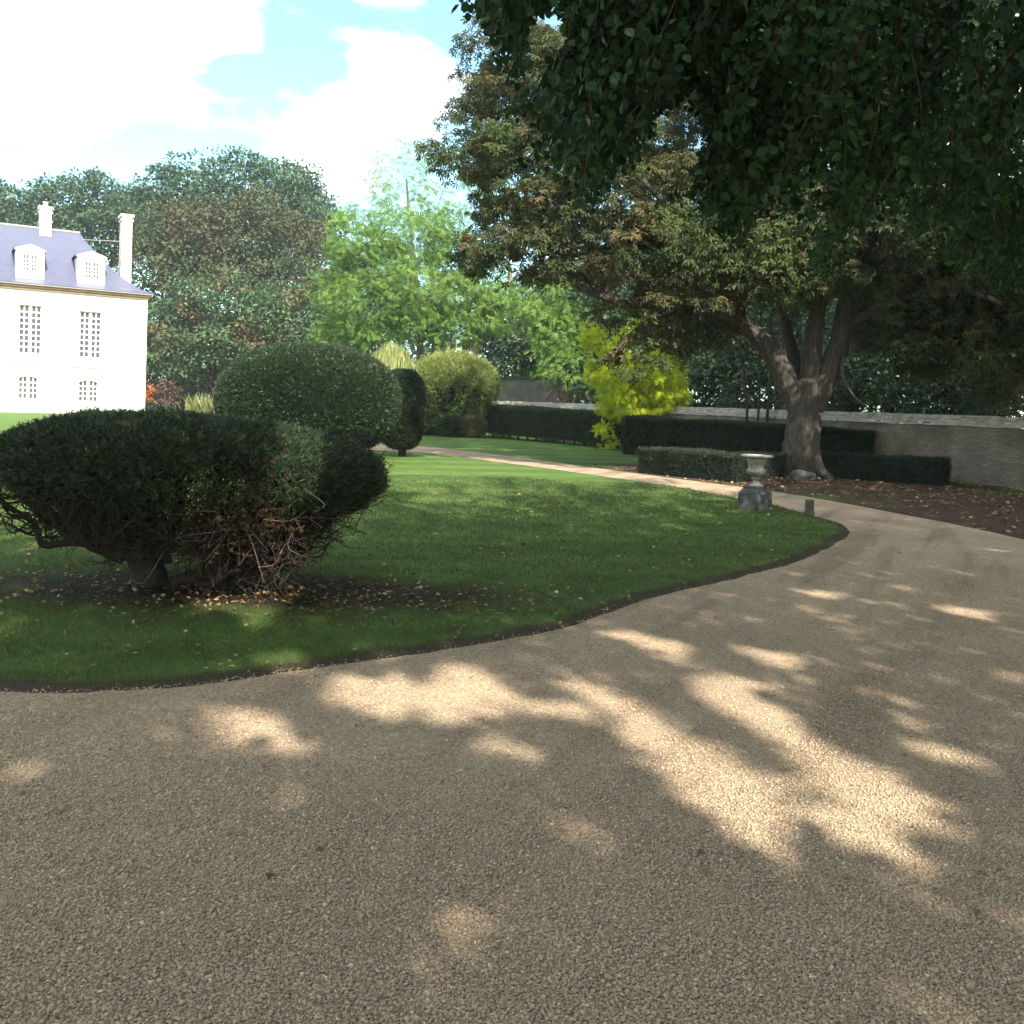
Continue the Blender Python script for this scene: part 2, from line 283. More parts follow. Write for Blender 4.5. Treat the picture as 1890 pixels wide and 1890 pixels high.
def tag(ob, label=None, cat=None, group=None, kind=None):
    if label: ob['label'] = label
    if cat: ob['category'] = cat
    if group: ob['group'] = group
    if kind: ob['kind'] = kind
    return ob
def empty(name, loc, label, cat, group=None):
    e = bpy.data.objects.new(name, None); COL.objects.link(e); e.location = loc; e.empty_display_size = .2
    return tag(e, label, cat, group)
def child(name, me, root):
    """a mesh given in world coordinates becomes a part of root (an unrotated empty)"""
    ob = bpy.data.objects.new(name, me); COL.objects.link(ob); ob.parent = root
    ol = Vector(root.location) if root.parent is None else Vector((0, 0, 0))
    r_ = root
    tot = Vector((0, 0, 0))
    while r_ is not None: tot += Vector(r_.location); r_ = r_.parent
    ob.location = -tot
    return ob

def T(name_v, faces): return np.array(name_v, dtype=float), np.array(faces)
LEAF = T([(0, 0, 0), (-.30, .35, .06), (-.24, .72, .05), (0, 1.05, -.05), (.24, .72, .05), (.30, .35, .06), (0, .5, -.02)],
         [(0, 6, 2, 1), (6, 3, 3, 2), (0, 5, 4, 6), (6, 4, 3, 3)])
LEAF = (LEAF[0], np.array([(0, 6, 2, 1), (0, 5, 4, 6), (6, 4, 3, 2)]))
DIA = T([(0, 0, 0), (-.32, .5, .05), (0, 1, -.04), (.32, .5, .05)], [(0, 3, 2, 1)])
def palmate():
    V = []; Fc = []
    for a_, l in ((-100, .62), (-50, .9), (0, 1.0), (50, .9), (100, .62)):
        c, s = math.cos(R(a_)), math.sin(R(a_)); b = len(V)
        for (x, y, z) in ((0, 0, 0), (-.13, .62, -.08), (0, 1, -.28), (.13, .62, -.08)):
            x *= 1.15; y *= l; V.append((x * c + y * s, -x * s + y * c, z))
        Fc.append((b, b + 3, b + 2, b + 1))
    return T(V, Fc)
PALM = palmate()
def frond(n=5, w=.36, thick=.16):
    V = []; Fc = []
    for i in range(n):
        y = .15 + .8 * i / n; l = w * (1 - .35 * abs(i / n - .4))
        for s in (-1, 1):
            b = len(V); dz = -.10 * y * y
            V += [(0, y, dz), (s * l * .55, y + .02, dz - .02), (s * l, y + .14, dz - .08), (s * l * .5, y + thick, dz - .01)]
            Fc.append((b, b + 1, b + 2, b + 3) if s > 0 else (b, b + 3, b + 2, b + 1))
    b = len(V); V += [(0, .9, -.09), (-.08, 1.0, -.12), (0, 1.15, -.16), (.08, 1.0, -.12)]; Fc.append((b, b + 3, b + 2, b + 1))
    return T(V, Fc)
FROND = frond()
def tuft(n=6, w=.06, spread=.5, seed=3):
    rr = np.random.default_rng(seed); V = []; Fc = []
    for i in range(n):
        d = np.array([rr.normal(0, spread), 1, rr.normal(0, spread)]); d /= np.linalg.norm(d); l = rr.uniform(.6, 1.1)
        s = np.cross(d, rr.normal(size=3)); s /= np.linalg.norm(s); b = len(V)
        V += [tuple(-s * w * .6), tuple(s * w * .6), tuple(d * l * .6 + s * w), tuple(d * l), ]
        V[-2] = tuple(d * l * .55 + s * w * 1.0)
        Fc.append((b, b + 1, b + 2, b + 3))
    return T(V, Fc)
TUFT = tuft(); TUFT3 = tuft(3, .11, .55, 5)
BLADE = (np.array([(-.07, 0, 0), (.07, 0, 0), (.02, .12, 1.0)], dtype=float), np.array([(0, 1, 2)]))

def unit(v): return v / np.maximum(np.linalg.norm(v, axis=-1, keepdims=True), 1e-9)
def frames(Yd, Nn):
    """rotation matrices with local Y along Yd and local Z near Nn"""
    Y = unit(Yd); X = unit(np.cross(Y, Nn)); Z = np.cross(X, Y)
    return np.stack([X, Y, Z], -1)
def scatter(tmpl, P, Fr, S, tint):
    V, Fc = tmpl; n = len(P)
    L = V[None, :, :] * S.reshape(n, 1, -1)
    Wv = np.einsum('nij,nkj->nki', Fr, L) + P[:, None, :]
    off = (np.arange(n) * len(V))[:, None, None]
    return Wv.reshape(-1, 3), (Fc[None] + off).reshape(-1, Fc.shape[1]), np.repeat(tint, len(V))
def sphere_dirs(n): return unit(rng.normal(size=(n, 3)))

def wnoise(P, f, s=0):
    a_, b_, c_ = P[:, 0] * f, P[:, 1] * f, P[:, 2] * f
    return (np.sin(a_ * 1.3 + 1.7 * np.sin(b_ * .9 + s) + s) + np.sin(b_ * 1.7 + 1.3 * np.sin(c_ * 1.1 + s * 2) + 2) + np.sin(c_ * 1.5 + 1.1 * np.sin(a_ * 1.2) + 4 + s)) / 3

def crown_mesh(name, lobes, mat, tmpl, size, clump_r, dens, lpc, inner=.35, droop=.4, flat=.75, tintshift=0, maxz=None, minz=None, keep=None, szvar=.25):
    """lobes: [(centre, radii)].  Clumps of leaves sit over the lobes' outer shells; dens = clumps per m2 of shell"""
    CC = []; LC = []
    for c, r in lobes:
        c = np.array(c); r = np.array(r, dtype=float)
        area = 4 * math.pi * ((r[0] * r[1]) ** 1.6 / 3 + (r[0] * r[2]) ** 1.6 / 3 + (r[1] * r[2]) ** 1.6 / 3) ** (1 / 1.6)
        n = max(6, int(area * dens)); d = sphere_dirs(n)
        q = rng.uniform(.80, 1.06, (n, 1)); q = q * (1 + .10 * wnoise(d * r, .8, c[0])[:, None])
        CC.append(c + d * r * q); LC.append(np.repeat(c[None], n, 0))
        ni = int(n * inner); d = sphere_dirs(ni)
        CC.append(c + d * r * rng.uniform(.3, .8, (ni, 1))); LC.append(np.repeat(c[None], ni, 0))
    CC = np.concatenate(CC); LC = np.concatenate(LC)
    ins = np.zeros(len(CC))
    for c, r in lobes:
        dd = np.linalg.norm((CC - np.array(c)) / np.array(r), axis=1); ins += (dd < .62)
    ok = rng.random(len(CC)) > ins * .28
    if minz is not None: ok &= CC[:, 2] > minz
    if keep is not None: ok &= keep(CC)
    CC = CC[ok]; LC = LC[ok]; nc = len(CC)
    cr = clump_r * rng.uniform(.6, 1.35, nc); ct = rng.normal(0, .16, nc) + tintshift
    k = lpc; n = nc * k
    d = sphere_dirs(n); up = rng.random(n) < .5; d[up, 2] = np.abs(d[up, 2])
    outw = unit(CC - LC); O = np.repeat(outw, k, 0)
    d = unit(d + O * .5)
    P = np.repeat(CC, k, 0) + d * np.array([1, 1, flat]) * (np.repeat(cr, k) * rng.uniform(.45, 1.0, n))[:, None]
    Nn = unit(d * .8 + np.array([0, 0, .7]) + rng.normal(0, .35, (n, 3)))
    Y = unit(d * .8 + rng.normal(0, .5, (n, 3)) + np.array([0, 0, -droop]))
    S = size * rng.uniform(1 - szvar, 1 + szvar, (n, 1))
    t = np.clip(.45 + np.repeat(ct, k) + rng.normal(0, .16, n), 0, 1)
    V, Fc, tt = scatter(tmpl, P, frames(Y, Nn), S, t)
    return rawmesh(name, V, Fc, mat, tt)
def lobe(px, py, rx, ry, d, rd): return (at(px, py, d), (rx / F * d, rd, ry / F * d))

def tube(path, rad, sides=7, closed_tip=True, wob=0):
    P = np.array(path, dtype=float); n = len(P); rad = np.array(rad, dtype=float)
    Tn = unit(np.gradient(P, axis=0)); ref = np.array([0.3, 1, .2]) if abs(Tn[0][1]) < .8 else np.array([1, 0, .1])
    X = unit(np.cross(Tn, ref)); Y = np.cross(Tn, X); a_ = np.linspace(0, 2 * math.pi, sides, endpoint=False)
    rr = rad[:, None] * (1 + (wob * rng.uniform(-1, 1, (n, sides)) if wob else 0))
    V = P[:, None, :] + rr[..., None] * (np.cos(a_)[None, :, None] * X[:, None] + np.sin(a_)[None, :, None] * Y[:, None])
    V = V.reshape(-1, 3); Fc = []
    i = np.arange(n - 1)[:, None] * sides; j = np.arange(sides)[None]; j2 = (j + 1) % sides
    Fc = np.stack([i + j, i + j2, i + j2 + sides, i + j + sides], -1).reshape(-1, 4)
    return V, Fc
class MB:
    def __init__(s): s.V = []; s.F = []; s.n = 0
    def add(s, V, Fc):
        s.V.append(np.asarray(V, dtype=float)); s.F.append(np.asarray(Fc) + s.n); s.n += len(V); return s
    def tube(s, *a_, **k): return s.add(*tube(*a_, **k))
    def box(s, c, size, rot=0, top=1.0):
        x, y, z = [q / 2 for q in size]; cs, sn = math.cos(rot), math.sin(rot)
        V = []
        for zz, k in ((-z, 1), (z, top)):
            for xx, yy in ((-x, -y), (x, -y), (x, y), (-x, y)):
                V.append((c[0] + (xx * cs - yy * sn) * k, c[1] + (xx * sn + yy * cs) * k, c[2] + zz))
        return s.add(V, [(0, 3, 2, 1), (4, 5, 6, 7), (0, 1, 5, 4), (1, 2, 6, 5), (2, 3, 7, 6), (3, 0, 4, 7)])
    def mesh(s, name, mat, smooth=False):
        return rawmesh(name, np.concatenate(s.V), np.concatenate(s.F), mat, smooth=smooth)
def smoothpath(pts, n=6):
    P = np.array(pts, dtype=float); out_ = []
    for i in range(len(P) - 1):
        p0 = P[max(0, i - 1)]; p1 = P[i]; p2 = P[i + 1]; p3 = P[min(len(P) - 1, i + 2)]
        for t in np.linspace(0, 1, n, endpoint=False):
            out_.append(.5 * ((2 * p1) + (-p0 + p2) * t + (2 * p0 - 5 * p1 + 4 * p2 - p3) * t * t + (-p0 + 3 * p1 - 3 * p2 + p3) * t ** 3))
    out_.append(P[-1]); return np.array(out_)
def lathe(prof, sides, c, mat, name, smooth=True):
    prof = np.array(prof); a_ = np.linspace(0, 2 * math.pi, sides, endpoint=False); n = len(prof)
    V = np.stack([c[0] + prof[:, 0, None] * np.cos(a_), c[1] + prof[:, 0, None] * np.sin(a_), c[2] + np.repeat(prof[:, 1, None], sides, 1)], -1).reshape(-1, 3)
    i = np.arange(n - 1)[:, None] * sides; j = np.arange(sides)[None]; j2 = (j + 1) % sides
    return rawmesh(name, V, np.stack([i + j, i + j2, i + j2 + sides, i + j + sides], -1).reshape(-1, 4), mat, smooth=smooth)
def sheet(name, poly, z, mat, kind='structure', skirt=0):
    pts = [Vector((p_[0], p_[1], z)) for p_ in poly]
    tris = tessellate_polygon([pts]); V = [tuple(p_) for p_ in pts]; Fc = []
    for t_ in tris:
        a_, b_, c_ = [np.array(V[i][:2]) for i in t_]
        Fc.append(tuple(t_) if np.cross(b_ - a_, c_ - a_) > 0 else tuple(t_)[::-1])
    if skirt:
        n = len(V); V += [(x, y, z - skirt) for x, y, _ in V]
        Fc += [(i, (i + 1) % n, n + (i + 1) % n, n + i) for i in range(n)]
    return tag(link(name, rawmesh(name, np.array(V), Fc, mat)), kind=kind)

# ------------------------------------------------------------------ ground, drive, lawn
g = MB().add([(-240, -140, 0), (240, -140, 0), (240, 260, 0), (-240, 260, 0)], [(0, 1, 2, 3)])
tag(link('ground', g.mesh('ground', M['ground'])), kind='structure')

inner_px = [(0, 1279), (200, 1277), (330, 1270), (450, 1255), (600, 1232), (750, 1212), (900, 1188), (1050, 1158), (1130, 1130), (1200, 1105), (1300, 1082), (1400, 1058), (1470, 1038), (1525, 1014), (1558, 995), (1568, 984), (1562, 974), (1540, 964), (1500, 952), (1460, 942), (1400, 928), (1300, 909), (1200, 893), (1100, 878), (1000, 864), (900, 851), (820, 841), (745, 834)]
outer_px = [(745, 822), (830, 829), (950, 843), (1050, 857), (1150, 871), (1250, 884), (1350, 897), (1450, 911), (1550, 928), (1650, 947), (1750, 966), (1830, 983), (1890, 997), (1960, 1013), (2060, 1037), (2200, 1070)]
inner = [gr(*p_) for p_ in inner_px]; outer = [gr(*p_) for p_ in outer_px]
isl = smoothpath([(-16, 5.9, 0), (-9, 5.2, 0), (-5, 5.0, 0)] + [tuple(q) for q in inner] + [(-7.5, 30.0, 0), (-11, 27, 0), (-16, 22.5, 0), (-22, 19, 0)], 6)
isl = isl + np.concatenate([rng.normal(0, .012, (len(isl), 2)) * np.clip(isl[:, 1:2] / 10, .5, 3), np.zeros((len(isl), 1))], 1)
def lawn_mesh():
    Pn = isl[:, :2]; n = len(Pn); tg = unit(np.roll(Pn, -1, 0) - np.roll(Pn, 1, 0)); nr = np.stack([-tg[:, 1], tg[:, 0]], 1)
    if not in_poly(Pn[n // 2:n // 2 + 1] + nr[n // 2] * .05, Pn)[0]: nr = -nr
    rings = [(0, .007, 1), (.04, .016, 1), (.10, .020, .75), (.28, .024, 0)]
    V = []; E = []
    for w_, z, e_ in rings:
        Q = Pn + nr * w_
        V.append(np.concatenate([Q, np.full((n, 1), z)], 1)); E += [e_] * n
    V = np.concatenate(V); Fc = []
    for r_ in range(len(rings) - 1):
        for i in range(n): Fc.append((r_ * n + i, r_ * n + (i + 1) % n, (r_ + 1) * n + (i + 1) % n, (r_ + 1) * n + i))
    b_ = 3 * n
    for t_ in tessellate_polygon([[Vector(v) for v in V[b_:]]]): Fc.append(tuple(b_ + i for i in t_))
    F2 = []
    for f_ in Fc:
        a2, b2_, c2_ = V[f_[0]], V[f_[1]], V[f_[2]]
        F2.append(f_ if np.cross(b2_[:2] - a2[:2], c2_[:2] - a2[:2]) >= 0 else f_[::-1])
    return rawmesh('lawn', V, F2, M['lawn'], np.array(E))
def in_poly(P, poly):
    x, y = P[:, 0], P[:, 1]; c = np.zeros(len(P), bool); n = len(poly); j = n - 1
    for i in range(n):
        xi, yi = poly[i]; xj, yj = poly[j]
        c ^= ((yi > y) != (yj > y)) & (x < (xj - xi) * (y - yi) / (yj - yi + 1e-12) + xi); j = i
    return c
tag(link('lawn', lawn_mesh()), kind='structure')
drv = [(-60, -40, 0), (60, -40, 0), (60, 5, 0), (22, 8.0, 0), (17, 8.6, 0), (12.5, 9.3, 0)] + [tuple(q) for q in outer[::-1]] + [(-6.5, 33.5, 0), (-11, 31.5, 0), (-16, 28.5, 0), (-24, 24.0, 0), (-60, 14, 0)]
sheet('gravel_drive', smoothpath(drv[3:-1], 5).tolist() + [drv[-1]] + drv[:3], .006, M['gravel'])
islp = isl[:, :2]
def in_poly(P, poly):
    x, y = P[:, 0], P[:, 1]; c = np.zeros(len(P), bool); n = len(poly); j = n - 1
    for i in range(n):
        xi, yi = poly[i]; xj, yj = poly[j]
        c ^= ((yi > y) != (yj > y)) & (x < (xj - xi) * (y - yi) / (yj - yi + 1e-12) + xi); j = i
    return c
def edge_dist(P, poly):
    d = np.full(len(P), 1e9)
    A = np.array(poly); B = np.roll(A, -1, 0)
    for a_, b_ in zip(A, B):
        ab = b_ - a_; t = np.clip(((P - a_) @ ab) / (ab @ ab + 1e-12), 0, 1)
        d = np.minimum(d, np.linalg.norm(P - a_ - t[:, None] * ab, axis=1))
    return d
def view_ground(n, dmin, dmax, power=1.0, margin=1.06):
    """random ground points inside the camera's view wedge, denser near"""
    u = rng.random(n) ; y = dmin * (dmax / dmin) ** (u ** power)
    x = rng.uniform(-.60, .60, n) * y * margin
    return np.stack([x, y], 1)
# pebbles
OCT = unit(np.array([(1, 0, 0), (-1, 0, 0), (0, 1, 0), (0, -1, 0), (0, 0, 1), (0, 0, -1)], dtype=float))
OCTF = np.array([(0, 2, 4), (2, 1, 4), (1, 3, 4), (3, 0, 4), (2, 0, 5), (1, 2, 5), (3, 1, 5), (0, 3, 5)])
def pebbles(n, dmin, dmax, s0, s1, power=1.0):
    P2 = view_ground(n, dmin, dmax, power); ins = in_poly(P2, islp); ed = edge_dist(P2[ins], islp)
    ok = ~ins; idx = np.where(ins)[0]; ok[idx[rng.random(len(ed)) < .45 * np.exp(-ed / .14)]] = True
    gp = np.array(outer)[:, :2]
    ok &= rng.random(len(P2)) < np.clip(.85 + .5 * wnoise(np.concatenate([P2, P2[:, :1] * 0], 1), 1.1), .35, 1)
    ok &= ~((P2[:, 1] > 9) & (P2[:, 1] > np.interp(P2[:, 0], gp[:, 0], gp[:, 1])))
    zz = np.where(ins, .012, .006)[ok]; P2 = P2[ok]; n = len(P2)
    s = rng.uniform(s0, s1, n) * rng.choice([.7, 1, 1, 1.35], n)
    P = np.concatenate([P2, (zz + s * rng.uniform(-.1, .35, n))[:, None]], 1)
    Y = rng.normal(size=(n, 3)) * np.array([1, 1, .3]); Nn = rng.normal(0, .4, (n, 3)) + np.array([0, 0, 1])
    S = s[:, None] * rng.uniform(.65, 1.25, (n, 3)) * np.array([1, 1, .62])
    J = OCT
    V, Fc, t = scatter((J, OCTF), P, frames(Y, Nn), S, np.clip(rng.normal(.5, .19, n), 0, 1)); return V, Fc, t
parts_ = [pebbles(230000, 2.2, 5.6, .0038, .0078), pebbles(100000, 5.3, 11, .0045, .0078)]
V = []; Fc = []; tt = []; off = 0
for a_, b_, c_ in parts_: V.append(a_); Fc.append(b_ + off); tt.append(c_); off += len(a_)
tag(link('gravel', rawmesh('gravel', np.concatenate(V), np.concatenate(Fc), M['pebble'], np.concatenate(tt), True)), 'loose beige gravel stones covering the drive', kind='stuff')

# grass blades
def soil_w(P2, cx, cy, rx, ry):
    d = np.hypot((P2[:, 0] - cx) / rx, (P2[:, 1] - cy) / ry); return d
P2 = view_ground(420000, 5.0, 20, 1.0); P2 = P2[in_poly(P2, islp)]
ed = np.ones(len(P2)) * 9
near = P2[:, 1] < 16; ed[near] = edge_dist(P2[near], islp[(islp[:, 1] < 20)])
sw = soil_w(P2, BUSH[0] + .25, BUSH[1] + .2, 2.5, .75); nzv = wnoise(np.concatenate([P2, P2[:, :1] * 0], 1), 2.1)
pk = np.clip((sw + .35 * nzv - .55) * 1.6, .08, 1) * np.clip(ed * 4.5 + .02 + .30 * nzv, .04, 1)
ok = rng.random(len(P2)) < pk; P2 = P2[ok]; n = len(P2)
P = np.concatenate([P2, np.full((n, 1), .015)], 1)
Fr = frames(rng.normal(size=(n, 3)) * np.array([1, 1, 0]) + 1e-3, np.array([0, 0, 1.]) + rng.normal(0, .38, (n, 3)))
hgt = rng.uniform(.022, .05, n) * (1 + .35 * wnoise(P, 5.0, 4)) * np.clip(.7 + P2[:, 1] / 30, .7, 1.3); wd = .03 * np.clip(P2[:, 1] / 7, .9, 2.2)
V, Fc, t = scatter(BLADE, P, Fr, np.stack([wd, hgt * .8, hgt], 1), np.clip(rng.normal(.45, .32, n) + .16 * wnoise(P, 1.3) + .22 * wnoise(P, 7.0, 2), 0, 1))
tag(link('grass', rawmesh('grass', V, Fc, M['blade'], t)), 'short mown grass blades on the lawn', kind='stuff')
# fallen leaves
LP = []
q = view_ground(1500, 5.2, 17); q = q[in_poly(q, islp)]; LP.append(np.concatenate([q, np.full((len(q), 1), .045)], 1))
q = np.stack([rng.normal(BUSH[0] + .4, 1.5, 1500), rng.normal(BUSH[1] + .1, .5, 1500)], 1); q = q[in_poly(q, islp)]; LP.append(np.concatenate([q, np.full((len(q), 1), .04)], 1))
q = np.stack([rng.uniform(1, 24, 9000), rng.uniform(13, 26, 9000)], 1); gp = np.array(outer)[:, :2]; q = q[q[:, 1] > np.interp(q[:, 0], gp[:, 0], gp[:, 1]) + rng.exponential(.15, len(q)) - .1]
q = q[(np.hypot(q[:, 0] - CH[0] - 4, (q[:, 1] - CH[1] + 1)) < 9.5 * rng.uniform(.6, 1.2, len(q)))]; LP.append(np.concatenate([q, np.full((len(q), 1), .02)], 1))
q = view_ground(160, 3, 14); q = q[~in_poly(q, islp)]; LP.append(np.concatenate([q, np.full((len(q), 1), .018)], 1))
LP = np.concatenate(LP); n = len(LP)
V, Fc, t = scatter(DIA, LP, frames(rng.normal(size=(n, 3)) * np.array([1, 1, .25]), np.array([0, 0, 1.]) + rng.normal(0, .4, (n, 3))), rng.uniform(.025, .07, (n, 1)) * np.clip(LP[:, 1:2] / 9, .7, 1.7), rng.random(n) ** 1.3)
tag(link('fallen_leaves', rawmesh('fallen_leaves', V, Fc, M['deadleaf'], t)), 'brown fallen leaves strewn over lawn and bare soil', kind='stuff')

# ------------------------------------------------------------------ clipped shapes
def shell(name, surf, n, mat, tmpl, size, keep=None, tints=(.45, .18), up=.25, rough=.03, tfun=None, spread=.5, holes=.9):
    """surf(n) -> points, normals of a clipped plant's surface"""
    P, Nn = surf(n); hol = wnoise(P, 1.1 / max(size, .03), 5.0) + .5 * wnoise(P, .45 / max(size, .03), 1.0); ok_ = rng.random(len(P)) < np.clip(1.0 - holes * (hol + .1), .05, 1); P = P[ok_]; Nn = Nn[ok_]
    if keep is not None:
        k = keep(P, Nn); P = P[k]; Nn = Nn[k]
    n = len(P); P = P + Nn * rng.normal(0, rough, (n, 1)) - Nn * size * .6
    Y = unit(Nn + rng.normal(0, spread, (n, 3)) + np.array([0, 0, up]))
    Fr = frames(Y, rng.normal(size=(n, 3)))
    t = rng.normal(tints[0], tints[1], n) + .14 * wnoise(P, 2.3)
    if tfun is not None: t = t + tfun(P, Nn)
    V, Fc, tt = scatter(tmpl, P, Fr, size * rng.uniform(.7, 1.35, (n, 1)), np.clip(t, 0, 1))
    return rawmesh(name, V, Fc, mat, tt)
def super_surf(c, r, e=2.0, zmin=-1.0, bump=.03, bf=1.2):
    """superellipsoid surface centred c"""
    c = np.array(c); r = np.array(r, dtype=float)
    def f(n):
        d = sphere_dirs(int(n * 1.6)); k = (np.abs(d) ** e).sum(1) ** (-1 / e); q = d * k[:, None]
        q = q[q[:, 2] > zmin][:n]; P = q * r
        Nn = unit(np.sign(q) * np.abs(q) ** (e - 1) / r)
        P = P * (1 + bump * wnoise(P + c, bf)[:, None]); return P + c, Nn
    return f
def core_mesh(name, c, r, e, mat, k=.93, zmin=-.97, seg=40):
    th = np.linspace(0, 2 * math.pi, seg, endpoint=False); ph = np.linspace(-math.pi / 2, math.pi / 2, seg // 2)
    d = np.stack([np.cos(ph)[:, None] * np.cos(th), np.cos(ph)[:, None] * np.sin(th), np.repeat(np.sin(ph)[:, None], seg, 1)], -1).reshape(-1, 3)
    q = d * ((np.abs(d) ** e).sum(1) ** (-1 / e))[:, None] * k; q[:, 2] = np.maximum(q[:, 2], zmin)
    P = q * np.array(r) + np.array(c); n = len(ph)
    i = np.arange(n - 1)[:, None] * seg; j = np.arange(seg)[None]; j2 = (j + 1) % seg
    return rawmesh(name, P, np.stack([i + j, i + j2, i + j2 + seg, i + j + seg], -1).reshape(-1, 4), mat)
def clipped_bush(name, base, r, h, e, mat, tmpl, size, n, label, cat='bush', core=True, tfun=None, zb=0.0, tints=(.45, .18), rough=.03, up=.25, stem=True, keep=None, bump=.03, trunk_r=None, holes=.9):
    """a clipped plant standing at base, (rx, ry), height h; zb = bottom of the foliage"""
    root = empty(name, base, label, cat)
    c = np.array([base[0], base[1], zb + (h - zb) * .5]); rr = (r[0], r[1], (h - zb) * .5)
    child('foliage', shell('foliage', super_surf(c, rr, e, bump=bump), n, mat, tmpl, size, tfun=tfun, tints=tints, rough=rough, up=up, keep=keep, holes=holes), root)
    if core: child('shade_core', core_mesh('shade_core', c, rr, e, M['core'], k=1 - max(.05, size * 1.3 / min(rr))), root)  # solid dark hull standing for shade behind the foliage gaps
    if stem:
        mb = MB(); tr = trunk_r or r[0] * .06 + .03
        for k in range(5):
            a_ = rng.uniform(0, 6.28); b = np.array([base[0] + .1 * math.cos(a_) * r[0], base[1] + .1 * math.sin(a_) * r[1], -.05])
            e_ = np.array([base[0] + .6 * math.cos(a_) * r[0], base[1] + .6 * math.sin(a_) * r[1], zb + (h - zb) * .5])
            mb.tube(smoothpath([b, (b * .6 + e_ * .4) + rng.normal(0, .04, 3), e_], 4), np.linspace(tr, tr * .4, 9), 6)
        child('stem', mb.mesh('stem', M['bark_yew'], True), root)
    return root

# --- big round yew behind the flared bush
b2 = gr(575, 850)
def wr(px0, px1, d): return (px1 - px0) / F * d / 2
d2 = 24.0
c2 = at(573, 745, d2)
top2 = at(560, 636, d2)[2]
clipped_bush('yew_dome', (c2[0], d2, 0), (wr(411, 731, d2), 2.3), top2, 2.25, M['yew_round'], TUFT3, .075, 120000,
    'large rounded dark green clipped yew standing behind the flared bush', zb=.12, tfun=lambda P, Nn: .12 * (Nn[:, 2] - .35), bump=.03, rough=.04, holes=.45)  # top light put into the tint: upward tufts paler
d3 = 26.5; c3 = at(742, 760, d3)
clipped_bush('yew_column', (c3[0], d3, 0), (.62, .8), at(735, 683, d3)[2], 3.0, M['yew_round'], TUFT3, .07, 26000,
    'dark upright clipped yew column touching the far side of the large rounded yew', zb=.25, tints=(.25, .16))
# --- golden dome
d4 = 45.0; c4 = at(835, 720, d4)
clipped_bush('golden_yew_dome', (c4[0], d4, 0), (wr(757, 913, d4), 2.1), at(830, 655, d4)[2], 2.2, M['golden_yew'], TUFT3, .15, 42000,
    'yellow green rounded clipped yew showing pale branches low on its side', zb=.7, tfun=lambda P, Nn: .55 * (Nn[:, 2] - .2), rough=.17, bump=.07,  # lit top painted in: tint rises where foliage faces up
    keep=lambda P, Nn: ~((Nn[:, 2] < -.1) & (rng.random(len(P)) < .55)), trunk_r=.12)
# low shrubs below it
for (px, py, w_, hh, dd, mk, lab, nm) in (
    (778, 803, 42, 42, 43.5, 'tan_shrub', 'low tan and green shrub beside the dark column yew', 'low_shrub'),
    (832, 806, 36, 48, 42.5, 'hedge', 'low dark green rounded shrub in front of the yellow green dome', 'low_shrub'),
    (874, 808, 24, 40, 44, 'tan_shrub', 'small sparse brownish shrub at the end of the long hedge', 'low_shrub')):
    dd = gr(px, py)[1]
    hz = hh / F * dd
    clipped_bush(nm, gr(px, py), (w_ / F * dd, .8), hz, 2.2, M[mk], TUFT3, .12, 7000, lab, cat='shrub', rough=.07, bump=.08)
# weeping straw-coloured shrubs
def straw_shrub(px, py, w_, h_, d, lab):
    c = at(px, py, d); root = empty('straw_shrub', (c[0], d, 0), lab, 'shrub'); zt = c[2] + h_ / F * d; rx = w_ / F * d
    n = 6000; a_ = rng.uniform(0, 6.28, n); q = np.sqrt(rng.random(n)); P = np.stack([c[0] + rx * q * np.cos(a_), d + rx * .9 * q * np.sin(a_), zt * (1 - .22 * q ** 2) * rng.uniform(.45, 1.0, n)], 1)
    Y = np.stack([.15 * np.cos(a_), .15 * np.sin(a_), -np.ones(n)], 1) + rng.normal(0, .12, (n, 3)); Nn = np.stack([np.cos(a_), np.sin(a_), np.zeros(n) + .3], 1) + rng.normal(0, .3, (n, 3))
    V, Fc, t = scatter(DIA, P, frames(Y, Nn), np.stack([rng.uniform(.10, .2, n), rng.uniform(.5, .9, n), np.full(n, .2)], 1), np.clip(rng.normal(.5, .28, n), 0, 1))
    child('foliage', rawmesh('foliage', V, Fc, M['straw'], t), root)
    mb = MB(); 
    for k in range(6): mb.tube([(c[0], d, -.05), (c[0] + rng.normal(0, .3), d + rng.normal(0, .3), zt * .5), (c[0] + rng.normal(0, rx * .5), d + rng.normal(0, .4), zt * .85)], [.06, .045, .02], 6)
    child('stem', mb.mesh('stem', M['bark_yew'], True), root)
straw_shrub(722, 690, 48, 62, 40, 'tall straw coloured weeping shrub between the dark yew and the yellow green dome')
straw_shrub(597, 690, 32, 64, 38, 'straw coloured shrub peeping just above the large rounded yew')

